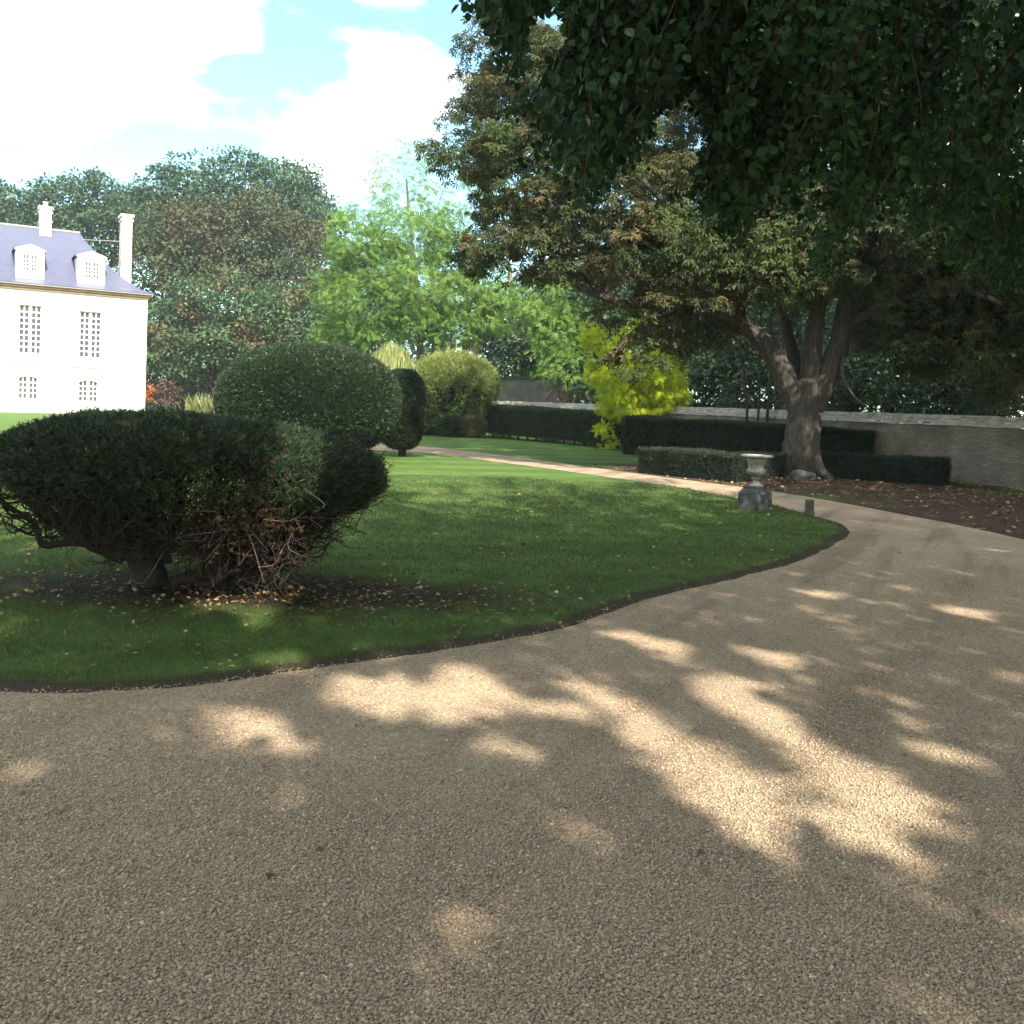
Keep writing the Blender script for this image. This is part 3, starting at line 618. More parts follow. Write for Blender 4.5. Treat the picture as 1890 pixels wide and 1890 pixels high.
# --- rectangular hedges
def hedge(name, A, B, thick, h0, h1, mat, size, dens, label, zb=.03, tints=(.42, .17), rough=.025, gaps=False):
    """a hedge whose front face runs from A to B; thick goes away from the camera"""
    A = np.array([A[0], A[1], 0.]); B = np.array([B[0], B[1], 0.]); u = B - A; L = np.linalg.norm(u); u /= L
    nrm = np.array([-u[1], u[0], 0.]);
    if nrm[1] < 0: nrm = -nrm
    root = empty(name, (A + B) / 2, label, 'hedge')
    P = []; Nn = []
    def add(n, fn, nn):
        a_ = rng.random(n); b_ = rng.random(n); P.append(fn(a_, b_)); Nn.append(np.repeat(np.array(nn)[None], n, 0))
    hh = lambda s: h0 + (h1 - h0) * s
    up_ = np.array([0, 0, 1.])
    for side, off_ in ((-1, 0.), (1, thick)):
        add(int(L * (h0 + h1) / 2 * dens), lambda a_, b_, o_=off_: A + u * (a_ * L)[:, None] + nrm * o_ + up_ * (zb + (hh(a_) - zb) * b_)[:, None], nrm * side)
    add(int(L * thick * dens), lambda a_, b_: A + u * (a_ * L)[:, None] + nrm * (b_ * thick)[:, None] + up_ * hh(a_)[:, None], up_)
    for s, sg in ((0., -1), (1., 1)):
        add(int(thick * hh(s) * dens), lambda a_, b_, s=s: A + u * (s * L) + nrm * (a_ * thick)[:, None] + up_ * (zb + b_ * (hh(s) - zb))[:, None], u * sg)
    P = np.concatenate(P); Nn = np.concatenate(Nn)
    P = P + Nn * (.05 * wnoise(P, 1.4) + .02 * wnoise(P, 5.))[:, None]
    if gaps: k = ~((P[:, 2] < .22) & (rng.random(len(P)) < .6 + .4 * np.sin(P[:, 0] * 3.1))); P = P[k]; Nn = Nn[k]
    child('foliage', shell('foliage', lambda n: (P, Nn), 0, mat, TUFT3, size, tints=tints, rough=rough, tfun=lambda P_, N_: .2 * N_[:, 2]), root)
    i = size * 1.1; a0 = A + u * i + nrm * i; l2 = L - 2 * i
    V = [a0, a0 + u * l2, a0 + u * l2 + nrm * (thick - 2 * i), a0 + nrm * (thick - 2 * i)]
    V = [v + up_ * (.2 if gaps else .0) for v in V] + [V[0] + up_ * (h0 - i), V[1] + up_ * (h1 - i), V[2] + up_ * (h1 - i), V[3] + up_ * (h0 - i)]
    child('shade_core', rawmesh('shade_core', np.array(V), np.array([(0, 3, 2, 1), (4, 5, 6, 7), (0, 1, 5, 4), (1, 2, 6, 5), (2, 3, 7, 6), (3, 0, 4, 7)]), M['core']), root)
    if gaps:
        for s in np.arange(.3, L, .7): q_ = A + u * s + nrm * thick / 2; child('stem', MB().tube([q_ + (0, 0, -.05), q_ + (rng.normal(0, .04), 0, .4)], [.05, .04], 5).mesh('stem', M['bark_yew']), root)
    return root
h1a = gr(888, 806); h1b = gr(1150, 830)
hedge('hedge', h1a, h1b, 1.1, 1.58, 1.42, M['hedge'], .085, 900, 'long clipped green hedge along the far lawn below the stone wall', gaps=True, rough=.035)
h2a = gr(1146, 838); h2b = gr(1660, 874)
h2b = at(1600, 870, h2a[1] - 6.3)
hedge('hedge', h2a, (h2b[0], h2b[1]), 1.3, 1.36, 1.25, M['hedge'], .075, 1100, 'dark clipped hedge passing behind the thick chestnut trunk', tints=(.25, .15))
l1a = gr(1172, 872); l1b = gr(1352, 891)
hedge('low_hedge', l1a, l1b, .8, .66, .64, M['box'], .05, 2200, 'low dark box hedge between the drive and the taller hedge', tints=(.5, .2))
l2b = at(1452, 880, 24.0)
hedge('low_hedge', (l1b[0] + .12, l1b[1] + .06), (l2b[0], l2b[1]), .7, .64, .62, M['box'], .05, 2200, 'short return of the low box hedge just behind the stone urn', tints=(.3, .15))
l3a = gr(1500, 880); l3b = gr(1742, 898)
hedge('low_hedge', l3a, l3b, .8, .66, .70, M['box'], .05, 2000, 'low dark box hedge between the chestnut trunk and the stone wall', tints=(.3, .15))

# ------------------------------------------------------------------ stone wall
wa = np.array([12.9, 22.8]); wb = np.array([-.6, 50.0])
ext = unit(wa - wb); A2 = wa + ext * 14; B2 = wb - ext * 3
def walling():
    root = empty('stone_wall', ((A2 + B2)[0] / 2, (A2 + B2)[1] / 2, 0), 'long rubble stone garden wall with pale stepped coping', 'wall')
    u = unit(B2 - A2); L = np.linalg.norm(B2 - A2); nrm = np.array([-u[1], u[0]]);
    if nrm[1] > 0: nrm = -nrm
    t = .45; Hh = 1.5
    V = []; 
    for s in (0, L):
        for o_ in (0, -t):
            for z in (-.1, Hh): q_ = A2 + u * s + nrm * o_; V.append((q_[0], q_[1], z))
    Fc = np.array([(0, 4, 5, 1), (2, 3, 7, 6), (1, 5, 7, 3), (0, 1, 3, 2), (4, 6, 7, 5)])
    me = rawmesh('wall_face', np.array(V), Fc, M['wall']); uvl = me.uv_layers.new(name='UVMap')
    for lp in me.loops:
        v = np.array(me.vertices[lp.vertex_index].co); uvl.data[lp.index].uv = (float((v[:2] - A2) @ u), float(v[2]))
    child('wall_face', me, root)
    mb = MB(); ang = math.atan2(u[1], u[0])
    for row in range(5):
        s = 0.0; 
        while s < L:
            w_ = rng.uniform(.16, .42); c = A2 + u * (s + w_ / 2) - nrm * (t / 2)
            hz = .052; wd = t + .16 - row * .085
            mb.box((c[0], c[1], Hh + .035 + row * .058 + rng.normal(0, .006)), (w_ * .97, wd + rng.uniform(-.03, .03), hz), ang + rng.normal(0, .02)); s += w_
    child('coping', mb.mesh('coping', M['coping']), root)
walling()
# dark outbuilding wall beyond
def shed():
    d = 60.0; a_ = at(918, 700, d); b_ = at(1120, 712, 54.0)
    root = empty('outbuilding', (a_[0], d, 0), 'dark weathered outbuilding wall with a flat cap behind the stone wall', 'outbuilding')
    u = unit(np.array([b_[0] - a_[0], b_[1] - a_[1]])); L = math.hypot(b_[0] - a_[0], b_[1] - a_[1]) + 4; ang = math.atan2(u[1], u[0]); c = a_[:2] + u * L / 2
    child('wall', MB().box((c[0], c[1] + 1.5, 1.6), (L, 3, 3.3 + .0), ang).mesh('wall', M['shedwall']), root)
    child('roof_cap', MB().box((c[0], c[1] + 1.5, 3.33), (L + .5, 3.5, .14), ang).mesh('roof_cap', M['slab']), root)
    p_ = a_[:2] + u * .5 + np.array([u[1], -u[0]]) * .12
    child('corner_post', MB().box((p_[0], p_[1], 1.6), (.14, .14, 3.3), ang).mesh('corner_post', M['slab']), root)
shed()

# ------------------------------------------------------------------ urn, bollard, rock
ub = gr(1400, 945)
def urn():
    x, y = ub[0], ub[1] + .25; root = empty('stone_urn', (x, y, 0), 'wide rimmed weathered stone urn on a square pedestal at the lawn edge', 'urn')
    k = y / F   # metres per photo pixel at this depth
    ped = MB(); a_ = R(40)
    ped.box((x, y, .14), (.40, .40, .30), a_).box((x, y, .325), (.40, .40, .07), a_, top=.80).box((x, y, .385), (.30, .30, .05), a_)
    child('pedestal', ped.mesh('pedestal', M['stone_ped']), root)
    z0 = .41
    stem = [(.0, z0), (.135, z0), (.14, z0 + .02), (.10, z0 + .035), (.06, z0 + .07), (.048, z0 + .10), (.052, z0 + .115), (.08, z0 + .125), (.085, z0 + .14), (.06, z0 + .152), (.055, z0 + .17)]
    child('foot', lathe(stem, 40, (x, y, 0), M['stone_urn'], 'foot'), root)
    z1 = z0 + .155
    n = 48; a2 = np.linspace(0, 2 * math.pi, n, endpoint=False)
    prof = [(.05, z1), (.10, z1 + .02), (.155, z1 + .06), (.172, z1 + .10), (.165, z1 + .125), (.142, z1 + .14), (.142, z1 + .18), (.150, z1 + .24), (.165, z1 + .30), (.195, z1 + .335)]
    child('bowl', lathe(prof, n, (x, y, 0), M['stone_urn'], 'bowl'), root)
    rim = [(.17, z1 + .325), (.255, z1 + .340), (.272, z1 + .352), (.272, z1 + .368), (.255, z1 + .378), (.20, z1 + .376), (.175, z1 + .34), (.15, z1 + .22), (.0, z1 + .2)]
    child('rim', lathe(rim, n, (x, y, 0), M['stone_rim'], 'rim'), root)
urn()
pb = gr(1493, 955)
root = empty('stone_bollard', pb, 'short rough stone post where the lawn edge meets the drive', 'bollard')
prof = [(.0, -.02), (.088, -.02), (.090, .05), (.083, .085), (.072, .10), (.069, .20), (.073, .275), (.055, .288), (.0, .292)]
me = lathe(prof, 22, (pb[0], pb[1], 0), M['stone_post'], 'post')
for v in me.vertices: v.co.x += random.uniform(-.005, .005); v.co.z += random.uniform(-.004, .004)
child('post', me, root)
def rock(name, c, r, label, seed):
    th = np.linspace(0, 6.283, 18, endpoint=False); ph = np.linspace(-1.5, 1.5, 10)
    d = np.stack([np.cos(ph)[:, None] * np.cos(th), np.cos(ph)[:, None] * np.sin(th), np.repeat(np.sin(ph)[:, None], 18, 1)], -1).reshape(-1, 3)
    P = d * np.array(r) * (1 + .25 * wnoise(d, 2.6, seed)[:, None]) + c
    i = np.arange(9)[:, None] * 18; j = np.arange(18)[None]; j2 = (j + 1) % 18
    return tag(link(name, rawmesh(name, P, np.stack([i + j, i + j2, i + j2 + 18, i + j + 18], -1).reshape(-1, 4), M['rubble'])), label, 'rock')
rc = gr(1482, 886); rock('rock', np.array([rc[0], rc[1], .09]), (.30, .2, .16), 'pale lump of rock lying at the foot of the chestnut trunk', 2)

# ------------------------------------------------------------------ trees
def tree(name, base, label, crown_args, limbs, bark='bark', cat='tree', sides=9):
    root = empty(name, (base[0], base[1], 0), label, cat)
    mb = MB()
    for pts, r0, r1 in limbs:
        P = smoothpath(pts, 5); mb.tube(P, r0 + (r1 - r0) * np.linspace(0, 1, len(P)) ** .8, sides, wob=.06)
    child('trunk', mb.mesh('trunk', M[bark], True), root)
    for a_ in crown_args: child('crown', crown_mesh('crown', *a_[0], **a_[1]), root)
    return root
# --- horse chestnut
dC = CH[1]; cb = CH
def c(px, py, d=dC): return at(px, py, d)
chest_limbs = [
    ([(cb[0], cb[1], -.1), c(1477, 855), c(1482, 800), c(1487, 750), c(1492, 700)], .60, .36),
    ([c(1482, 760), c(1452, 705), c(1425, 650), c(1385, 610), c(1320, 585, dC - .6), c(1240, 573, dC - .9), c(1170, 560, dC - 1.1), c(1110, 545, dC - 1.2), c(1040, 512, dC - 1.2), c(985, 482, dC - 1.2)], .36, .07),
    ([c(1484, 750), c(1474, 690, dC + .8), c(1452, 610, dC + 1.4), c(1440, 540, dC + 2), c(1400, 420, dC + 2.4), c(1330, 300, dC + 3)], .24, .08),
    ([c(1490, 745), c(1497, 680), c(1503, 610), c(1515, 540), c(1530, 430), c(1500, 300), c(1460, 180)], .33, .10),
    ([c(1496, 750), c(1528, 690), c(1550, 630), c(1562, 560), c(1600, 470), c(1680, 360), c(1740, 250)], .38, .10),
    ([c(1555, 610), c(1640, 560, dC - 1), c(1750, 530, dC - 2), c(1850, 560, dC - 3)], .16, .05),
    ([c(1380, 608), c(1330, 500), c(1250, 400), c(1150, 300), c(1050, 230)], .16, .05),
    ([c(1110, 545, dC - 1.2), c(1150, 500, dC - 1.2), c(1135, 450, dC - 1), c(1110, 420, dC - 1)], .07, .03),
    ([c(1240, 573, dC - 1.2), c(1170, 610, dC - 1.5), c(1130, 660, dC - 1.8)], .07, .02),
    ([c(1560, 640), c(1555, 690, dC - 1), c(1575, 730, dC - 1.2), c(1600, 750, dC - 1.3)], .05, .02)]
# buttress roots
for a_ in range(6):
    an = a_ * 1.05 + .3
    chest_limbs.append(([(cb[0] + .25 * math.cos(an), cb[1] + .25 * math.sin(an), .75), (cb[0] + .50 * math.cos(an), cb[1] + .50 * math.sin(an), .28), (cb[0] + .95 * math.cos(an), cb[1] + .95 * math.sin(an), -.08)], .26, .10))
YC = at(1170, 690, 37.0)
def sunhole(C_):
    q = C_ - YC; t_ = q @ sd; dd = np.linalg.norm(q - t_[:, None] * sd, axis=1); return ~((t_ > 1) & (dd < 2.0) & (rng.random(len(C_)) < .6))
CL = [(945, 120, 75, 85, 27, 2.5), (930, 210, 75, 55, 26, 2.2), (870, 285, 75, 45, 24.5, 2.2), (960, 330, 90, 70, 24, 2.5), (1010, 200, 110, 110, 27, 3.5), (990, 420, 90, 60, 24, 2.2), (920, 478, 60, 34, 23.2, 1.6), (1000, 480, 70, 30, 23.3, 1.5),
      (1060, 470, 90, 60, 24, 2.2), (1120, 350, 150, 120, 26, 4), (1200, 180, 180, 160, 28, 5), (1200, 480, 130, 80, 24, 3), (1300, 400, 170, 110, 26, 4), (1360, 510, 150, 60, 24, 3),
      (1160, 600, 70, 30, 23.5, 1.0), (1180, 665, 50, 24, 23, .6), (1290, 630, 50, 35, 24, 1.2), (1250, 585, 80, 30, 23, 1.2), (1450, 250, 230, 190, 28, 6), (1700, 300, 250, 200, 27, 6), (1560, 440, 170, 90, 26, 4), (1740, 480, 170, 90, 25, 4),
      (1820, 590, 110, 70, 24, 2.5), (1750, 650, 70, 50, 23.5, 1.6), (1870, 700, 60, 50, 23, 1.5), (1660, 600, 70, 50, 26, 2), (1960, 500, 160, 160, 26, 5), (1400, 80, 300, 120, 30, 6), (1750, 100, 300, 140, 30, 6), (1350, 450, 120, 70, 23, 2), (1480, 440, 130, 75, 23.3, 2), (1620, 470, 110, 60, 23.5, 2), (1700, 570, 90, 50, 24, 2), (1630, 550, 50, 35, 24.5, 1.2), (1780, 545, 100, 40, 23, 1.5), (1690, 600, 60, 40, 23.2, 1.2), (1900, 580, 70, 50, 22.5, 1.5), (1460, 540, 60, 22, 24, 1)]
tree('chestnut_tree', cb, 'thick forked chestnut tree with browning leaves rising from the low hedges',
     [(([lobe(*q) for q in CL], M['chestnut'], PALM, .165, .52, .95, 40), dict(inner=.45, droop=.55, flat=.6, keep=sunhole))], chest_limbs)

# --- overhanging lime tree (near)
TR = np.array([11.5, 3.5, 0])
suns = [(1350, 1415, 230, 34, 30), (1240, 1385, 215, 55, 33), (1410, 1330, 170, 38, 27), (1560, 1450, 190, 55, 25), (1330, 1490, 170, 45, 30), (1620, 1545, 120, 30, 15), (740, 1285, 170, 42, 6), (480, 1345, 95, 34, 14), (850, 1255, 80, 32, 0),
        (1190, 1185, 100, 18, 16), (1420, 1215, 48, 14, 15), (1100, 1275, 90, 15, 15), (1700, 1380, 105, 20, 20), (1510, 1093, 50, 8, 5), (1760, 1127, 60, 10, 8), (1490, 1125, 35, 7, 8), (1840, 1245, 40, 9, 8), (1640, 1320, 60, 9, 25),
        (490, 1222, 50, 20, 0), (440, 1112, 85, 18, -5), (1000, 1495, 70, 14, 22), (1560, 1268, 40, 7, 15), (690, 1207, 34, 11, 0), (1390, 1265, 90, 10, 12), (950, 1375, 90, 20, 15)]
faint = [(100, 1400, 60, 20, 0), (190, 1515, 85, 16, 10), (540, 1455, 100, 12, 4)]
suns += [(960, 1290, 150, 20, 14), (1550, 1520, 190, 34, 24)]
def ell(p, L_):  # smallest elliptical distance to any of the listed gaps
    m_ = np.full(len(p), 9.0)
    for (cx, cy, a1, b1, an) in L_:
        dx = p[:, 0] - cx; dy = p[:, 1] - cy; ca, sa = math.cos(R(an)), math.sin(R(an))
        m_ = np.minimum(m_, np.hypot((dx * ca + dy * sa) / a1, (-dx * sa + dy * ca) / b1))
    return m_
OFF = np.array([SAZ[0], SAZ[1]]) / math.tan(EL)
def allowed(P):
    """where the near crown may appear in the view: only up and to the right"""
    p = proj(P); infr = (p[:, 2] > .1) & (p[:, 0] > -60) & (p[:, 0] < 1950) & (p[:, 1] > -60) & (p[:, 1] < 1900)
    lim = np.interp(p[:, 0], [845, 900, 960, 1040, 1100, 1160, 1230, 1290, 1350, 1400, 1450, 1520, 1560, 1610, 1700, 1800, 1900], [20, 60, 300, 330, 420, 340, 300, 410, 480, 400, 420, 535, 500, 400, 440, 540, 580])
    hole = (ell(p, [(1245, 270, 50, 75, 15), (1420, 500, 70, 30, -20), (1010, 60, 40, 40, 0), (1600, 480, 60, 25, 0)]) < 1)
    return ~infr | ((p[:, 0] > 845) & (p[:, 1] < lim) & ~hole)
def near_crown():  # crown laid out along the sun's rays to cast chosen shade and gaps
    gx, gy = np.meshgrid(np.arange(-13, 26, .24), np.arange(-10, 38, .24)); G2 = np.stack([gx.ravel(), gy.ravel()], 1); G2 = G2 + rng.uniform(-.14, .14, G2.shape)
    ex = G2[(G2[:, 1] < 5.2) & (rng.random(len(G2)) < .6)]; G2 = np.concatenate([G2, ex + rng.uniform(-.12, .12, ex.shape)])
    lim = np.interp(G2[:, 0], [-12, -6, -2, 0, 2, 4, 5.5, 7.5, 10, 27], [8.2, 8.7, 9.8, 10.8, 12.0, 14.5, 20, 28, 35, 37])
    G2 = G2[(G2[:, 1] < lim) | ((G2[:, 1] < lim + 2.2) & (rng.random(len(G2)) < .35))]
    h = rng.uniform(7.2, 14, len(G2))
    far_ = G2[:, 1] > 20; h = np.where(far_, rng.uniform(11, 18, len(G2)), h); kp = ~far_ | (rng.random(len(G2)) < .6); G2 = G2[kp]; h = h[kp]
    C3 = np.concatenate([G2 + OFF * h[:, None], h[:, None]], 1)
    ok = allowed(C3); pc = proj(C3); vis = (pc[:, 2] > .1) & (pc[:, 0] > 800) & (pc[:, 0] < 1950) & (pc[:, 1] > 60 + 130 * wnoise(C3, 1.1)) & (pc[:, 1] < 1900); C3 = C3[ok & ~(vis & (rng.random(len(C3)) < .85))]
    k = 22; n = len(C3) * k; cr_ = np.repeat(rng.uniform(.22, .5, len(C3)), k)
    P = np.repeat(C3, k, 0) + sphere_dirs(n) * (cr_ * rng.uniform(.2, 1, n))[:, None] * np.array([1, 1, .7])
    g2 = P[:, :2] - OFF * P[:, 2:3]
    pp = proj(np.concatenate([g2, np.zeros((n, 1))], 1)); e_ = ell(pp, suns); e2 = ell(pp, faint)
    inview = pp[:, 2] > .5
    cut = inview & ((e_ < 1.08 + rng.normal(0, .16, n) + .25 * wnoise(np.concatenate([g2 @ np.array([[.91, .41], [.41, -.91]]) * np.array([6., 1.6]), g2[:, :1] * 0], 1), 1.0)) | ((e2 < 1) & (rng.random(n) < .75)))
    # the small gap that lights a spot of the flared bush's top
    gb = P - sd * ((P[:, 2] - 1.35) / sd[2])[:, None]; pb_ = proj(gb); cut |= (np.hypot((pb_[:, 0] - 555) / 60, (pb_[:, 1] - 808) / 26) < 1)
    P = P[~cut & allowed(P)]; print('near leaves', len(P)); return P
P = near_crown(); n = len(P)
nv = 0
root = empty('lime_tree', TR, 'large leafy green tree overhanging the drive with drooping branches close by', 'tree')
Y = unit(rng.normal(0, .55, (n, 3)) + np.array([0, 0, -.8])); Nn = rng.normal(0, .5, (n, 3)) + np.array([0, 0, .6])
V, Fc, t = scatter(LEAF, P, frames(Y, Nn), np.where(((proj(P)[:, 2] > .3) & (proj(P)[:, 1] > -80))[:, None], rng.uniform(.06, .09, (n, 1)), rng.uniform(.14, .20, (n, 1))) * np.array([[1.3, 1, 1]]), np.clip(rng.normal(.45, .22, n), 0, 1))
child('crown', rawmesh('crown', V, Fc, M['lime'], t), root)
# drooping sprays that hang into view
def hanging():
    LV = []; LF = []; LT = []; off_ = 0; tw = MB()
    sprays = []
    tries = 0
    while len(sprays) < 1600 and tries < 30000:
        tries += 1
        if tries % 9 == 1: px0 = rng.uniform(850, 1960); d0 = rng.uniform(5.2, min(13.0, 7.0 + (px0 - 850) / 110)); q0 = 1 - rng.random() ** 1.3 * 1.15
        px = px0 + rng.normal(0, 200 / d0); d = d0 + rng.normal(0, .4)
        if px < 850: continue
        lim = np.interp(px, [845, 875, 905, 960, 1040, 1085, 1120, 1180, 1240, 1290, 1350, 1400, 1450, 1530, 1560, 1610, 1700, 1800, 1900], [0, 30, 130, 300, 330, 425, 330, 300, 300, 410, 495, 430, 400, 545, 520, 440, 460, 540, 600])
        py = lim * q0 + rng.normal(0, 260 / d0)
        if py > lim: continue
        if py < -130: continue
        sprays.append((px, py, d))
    for (px, py, d) in sprays:
        tip = at(px, py, d); L_ = rng.uniform(.5, 1.3); a_ = rng.uniform(0, 6.28); st = tip + np.array([.35 * math.cos(a_) * L_ + .25 * L_, .35 * math.sin(a_) * L_, L_])
        mid = (tip + st) / 2 + np.array([.06, 0, .08]) * L_
        pts = smoothpath([st, mid, tip], 7)
        if not allowed(pts).all(): continue
        tw.tube(pts, np.linspace(.009, .003, len(pts)), 3)
        k = int(L_ * 64); s = rng.random(k); idx = np.clip((s * (len(pts) - 1)).astype(int), 0, len(pts) - 1)
        P_ = pts[idx] + rng.normal(0, .07, (k, 3)); 
        Y_ = unit(rng.normal(0, .7, (k, 3)) + np.array([0, 0, -.8]) ); N_ = rng.normal(0, .8, (k, 3)) + np.array([-.2, -.5, .3])
        ok = allowed(P_); P_ = P_[ok]; Y_ = Y_[ok]; N_ = N_[ok]; k = len(P_)
        if not k: continue
        bt = rng.normal(.45, .2)
        V_, F_, T_ = scatter(LEAF, P_, frames(Y_, N_), rng.uniform(.042, .074, (k, 1)) * np.array([[1.3, 1, 1]]), np.clip(bt + rng.normal(0, .14, k), 0, 1))
        LV.append(V_); LF.append(F_ + off_); LT.append(T_); off_ += len(V_)
    return rawmesh('hanging_leaves', np.concatenate(LV), np.concatenate(LF), M['lime'], np.concatenate(LT)), tw.mesh('twigs', M['bark_yew'])
a_, b_ = hanging(); child('hanging_leaves', a_, root); child('twigs', b_, root)
mb = MB()
mb.tube(smoothpath([TR + (0, 0, -.1), TR + (.05, 0, 2), TR + (-.2, .1, 5), TR + (-.5, .2, 9), TR + (-.6, .2, 12)], 4), np.linspace(.55, .2, 17), 12, wob=.05)
for k in range(16):
    a_ = 1.7 + k * .37; l_ = rng.uniform(5, 10); z0 = rng.uniform(4.5, 9); s_ = TR + (-.3, .1, z0)
    e_ = s_ + np.array([math.cos(a_) * l_, math.sin(a_) * l_ * .8, rng.uniform(1.5, 3.5)]); m_ = (s_ + e_) / 2 + np.array([0, 0, .8])
    P_ = smoothpath([s_, m_, e_], 6)
    if allowed(P_).all(): mb.tube(P_, np.linspace(.20, .04, len(P_)), 7)
child('trunk', mb.mesh('trunk', M['bark'], True), root)

# --- golden-leaved robinia in front of the wall
dY = 37.0
YL = [(1185, 725, 72, 52, dY, 1.6), (1235, 735, 30, 40, dY, .9), (1130, 690, 40, 45, dY, 1), (1220, 700, 40, 60, dY, 1), (1120, 630, 30, 22, dY - .2, .6), (1190, 640, 45, 50, dY + .5, .9), (1150, 750, 38, 26, dY, .7), (1210, 740, 50, 28, dY, .9), (1120, 800, 9, 32, dY - .4, .25), (1095, 615, 18, 20, dY - .3, .4)]
yb = at(1165, 780, dY + .4)
tree('golden_robinia', (yb[0], yb[1]), 'bright yellow green leaved tree arching over the dark hedge beside the chestnut',
     [(([lobe(*q) for q in YL], M['golden'], FROND, .22, .30, 3.0, 22), dict(inner=.3, droop=.7, flat=.6))],
     [([(yb[0], yb[1], -.1), (yb[0], yb[1], 1.2), at(1168, 740, dY), at(1150, 690, dY), at(1190, 640, dY)], .09, .03), ([at(1168, 740, dY), at(1215, 700, dY)], .05, .02)], 'bark_pale', sides=7)

# --- light green robinias beyond the golden dome
def rob(name, lobes, label, limbs, mat='robinia', size=.36, cr=.85, dens=.85, lpc=28):
    b_ = limbs[0][0][0]
    return tree(name, (b_[0], b_[1]), label, [(([lobe(*q) for q in lobes], M[mat], FROND, size, cr, dens, lpc), dict(inner=.35, droop=.45, flat=.6))], limbs, 'bark_pale', sides=8)
def gp_(px, d): 
    q = at(px, 700, d); return np.array([q[0], d, -.1])
rob('robinia_tree', [(660, 445, 42, 50, 62, 3), (645, 540, 45, 60, 62, 3), (700, 480, 60, 45, 60, 3.2), (690, 560, 60, 45, 59, 3), (750, 440, 70, 50, 61, 3), (760, 530, 60, 50, 59, 3), (700, 610, 60, 40, 60, 3), (640, 620, 45, 40, 61, 2.5), (780, 590, 40, 35, 59, 2)],
    'broad pale green feathery tree left of the bare leaning trunk', [([gp_(805, 61), at(808, 640, 61), at(790, 590, 61), at(760, 520, 61), at(730, 430, 61)], .55, .12), ([at(805, 620, 61), at(720, 560, 61), at(660, 500, 61)], .25, .06)])
rob('robinia_tree', [(745, 310, 48, 34, 66, 2.5), (775, 365, 60, 32, 65, 2.6), (715, 340, 30, 28, 65, 1.8), (740, 385, 48, 36, 65, 2.5)],
    'tall thin yellowish feathery treetop rising against the sky', [([gp_(775, 66), at(775, 600, 66), at(760, 450, 66), at(750, 330, 66)], .4, .06)], 'robinia_yellow', dens=.33, lpc=18)
rob('robinia_tree', [(830, 480, 50, 50, 63, 2.6), (860, 560, 60, 50, 61, 3), (900, 520, 40, 40, 61, 2), (840, 600, 50, 35, 60, 2.2), (905, 590, 35, 30, 60, 2), (830, 415, 38, 30, 64, 2)],
    'pale green feathery tree whose pale trunk leans above the golden dome', [([gp_(882, 60), at(875, 660, 60), at(893, 620, 60), at(888, 580, 60), at(900, 550, 60), at(940, 520, 60), at(965, 500, 60)], .28, .08), ([gp_(856, 61), at(860, 640, 61), at(868, 590, 61), at(850, 520, 61)], .38, .1)])
rob('robinia_tree', [(1010, 560, 50, 40, 56, 2.4), (1060, 590, 60, 45, 55, 2.6), (1035, 640, 45, 45, 53, 2), (1050, 690, 40, 30, 52, 1.8), (1070, 640, 30, 30, 53, 1.6), (1000, 610, 25, 25, 56, 1.5)],
    'pale green weeping tree hanging down in front of the outbuilding', [([gp_(1085, 55), at(1080, 660, 55), at(1060, 600, 55), at(1030, 540, 55)], .3, .08)])
rob('robinia_tree', [(900, 380, 45, 55, 72, 2.5), (930, 330, 50, 50, 73, 2.6), (880, 330, 30, 40, 72, 2), (1000, 380, 60, 60, 74, 3), (1120, 480, 90, 90, 70, 3)],
    'slender bluish green treetop seen through the edge of the chestnut leaves', [([gp_(960, 73), at(950, 600, 73), at(935, 450, 73), at(920, 340, 73)], .35, .07)], 'robinia', dens=.3, lpc=16)

# --- sycamores and other big trees behind
def big(name, lobes, label, mat, trunk_px, d, size=.32, cr=1.25, dens=.36, lpc=46, **kw):
    b_ = gp_(trunk_px, d); z = max(at(q[0], q[1], q[4])[2] for q in lobes) * .8
    limbs = [([b_, b_ + (0, 0, z * .4), b_ + (.3, 0, z)], .7, .15)]
    for q in lobes[:6]: limbs.append(([b_ + (0, 0, z * .25), (b_ + (0, 0, z * .45)) * .5 + at(q[0], q[1], q[4]) * .5, at(q[0], q[1], q[4])], .3, .06))
    kw = dict(dict(inner=.3, droop=.3, flat=.65), **kw)
    return tree(name, (b_[0], b_[1]), label, [(([lobe(*q) for q in lobes], M[mat], LEAF, size, cr, dens, lpc), kw)], limbs, sides=7)
big('sycamore_tree', [(440, 360, 110, 62, 98, 8), (340, 370, 70, 45, 98, 6), (530, 380, 80, 60, 98, 7), (290, 420, 50, 50, 96, 5), (590, 430, 40, 55, 96, 5), (440, 450, 170, 70, 98, 8)], 'tallest domed dark bluish green tree on the skyline', 'sycamore', 450, 98, .38, 1.5, .34, 50)
big('maple_tree', [(310, 440, 55, 50, 86, 5), (370, 430, 60, 48, 86, 5), (300, 510, 55, 50, 85, 5), (350, 520, 60, 60, 84, 5), (300, 590, 45, 55, 84, 5)], 'browning mixed green tree close beside the house chimney', 'browning', 330, 85)
big('maple_tree', [(470, 420, 75, 55, 88, 5), (540, 450, 60, 55, 88, 5), (440, 490, 70, 50, 87, 5), (530, 520, 65, 45, 87, 5)], 'russet tinged tree in the middle below the tallest dome', 'browning', 490, 88)
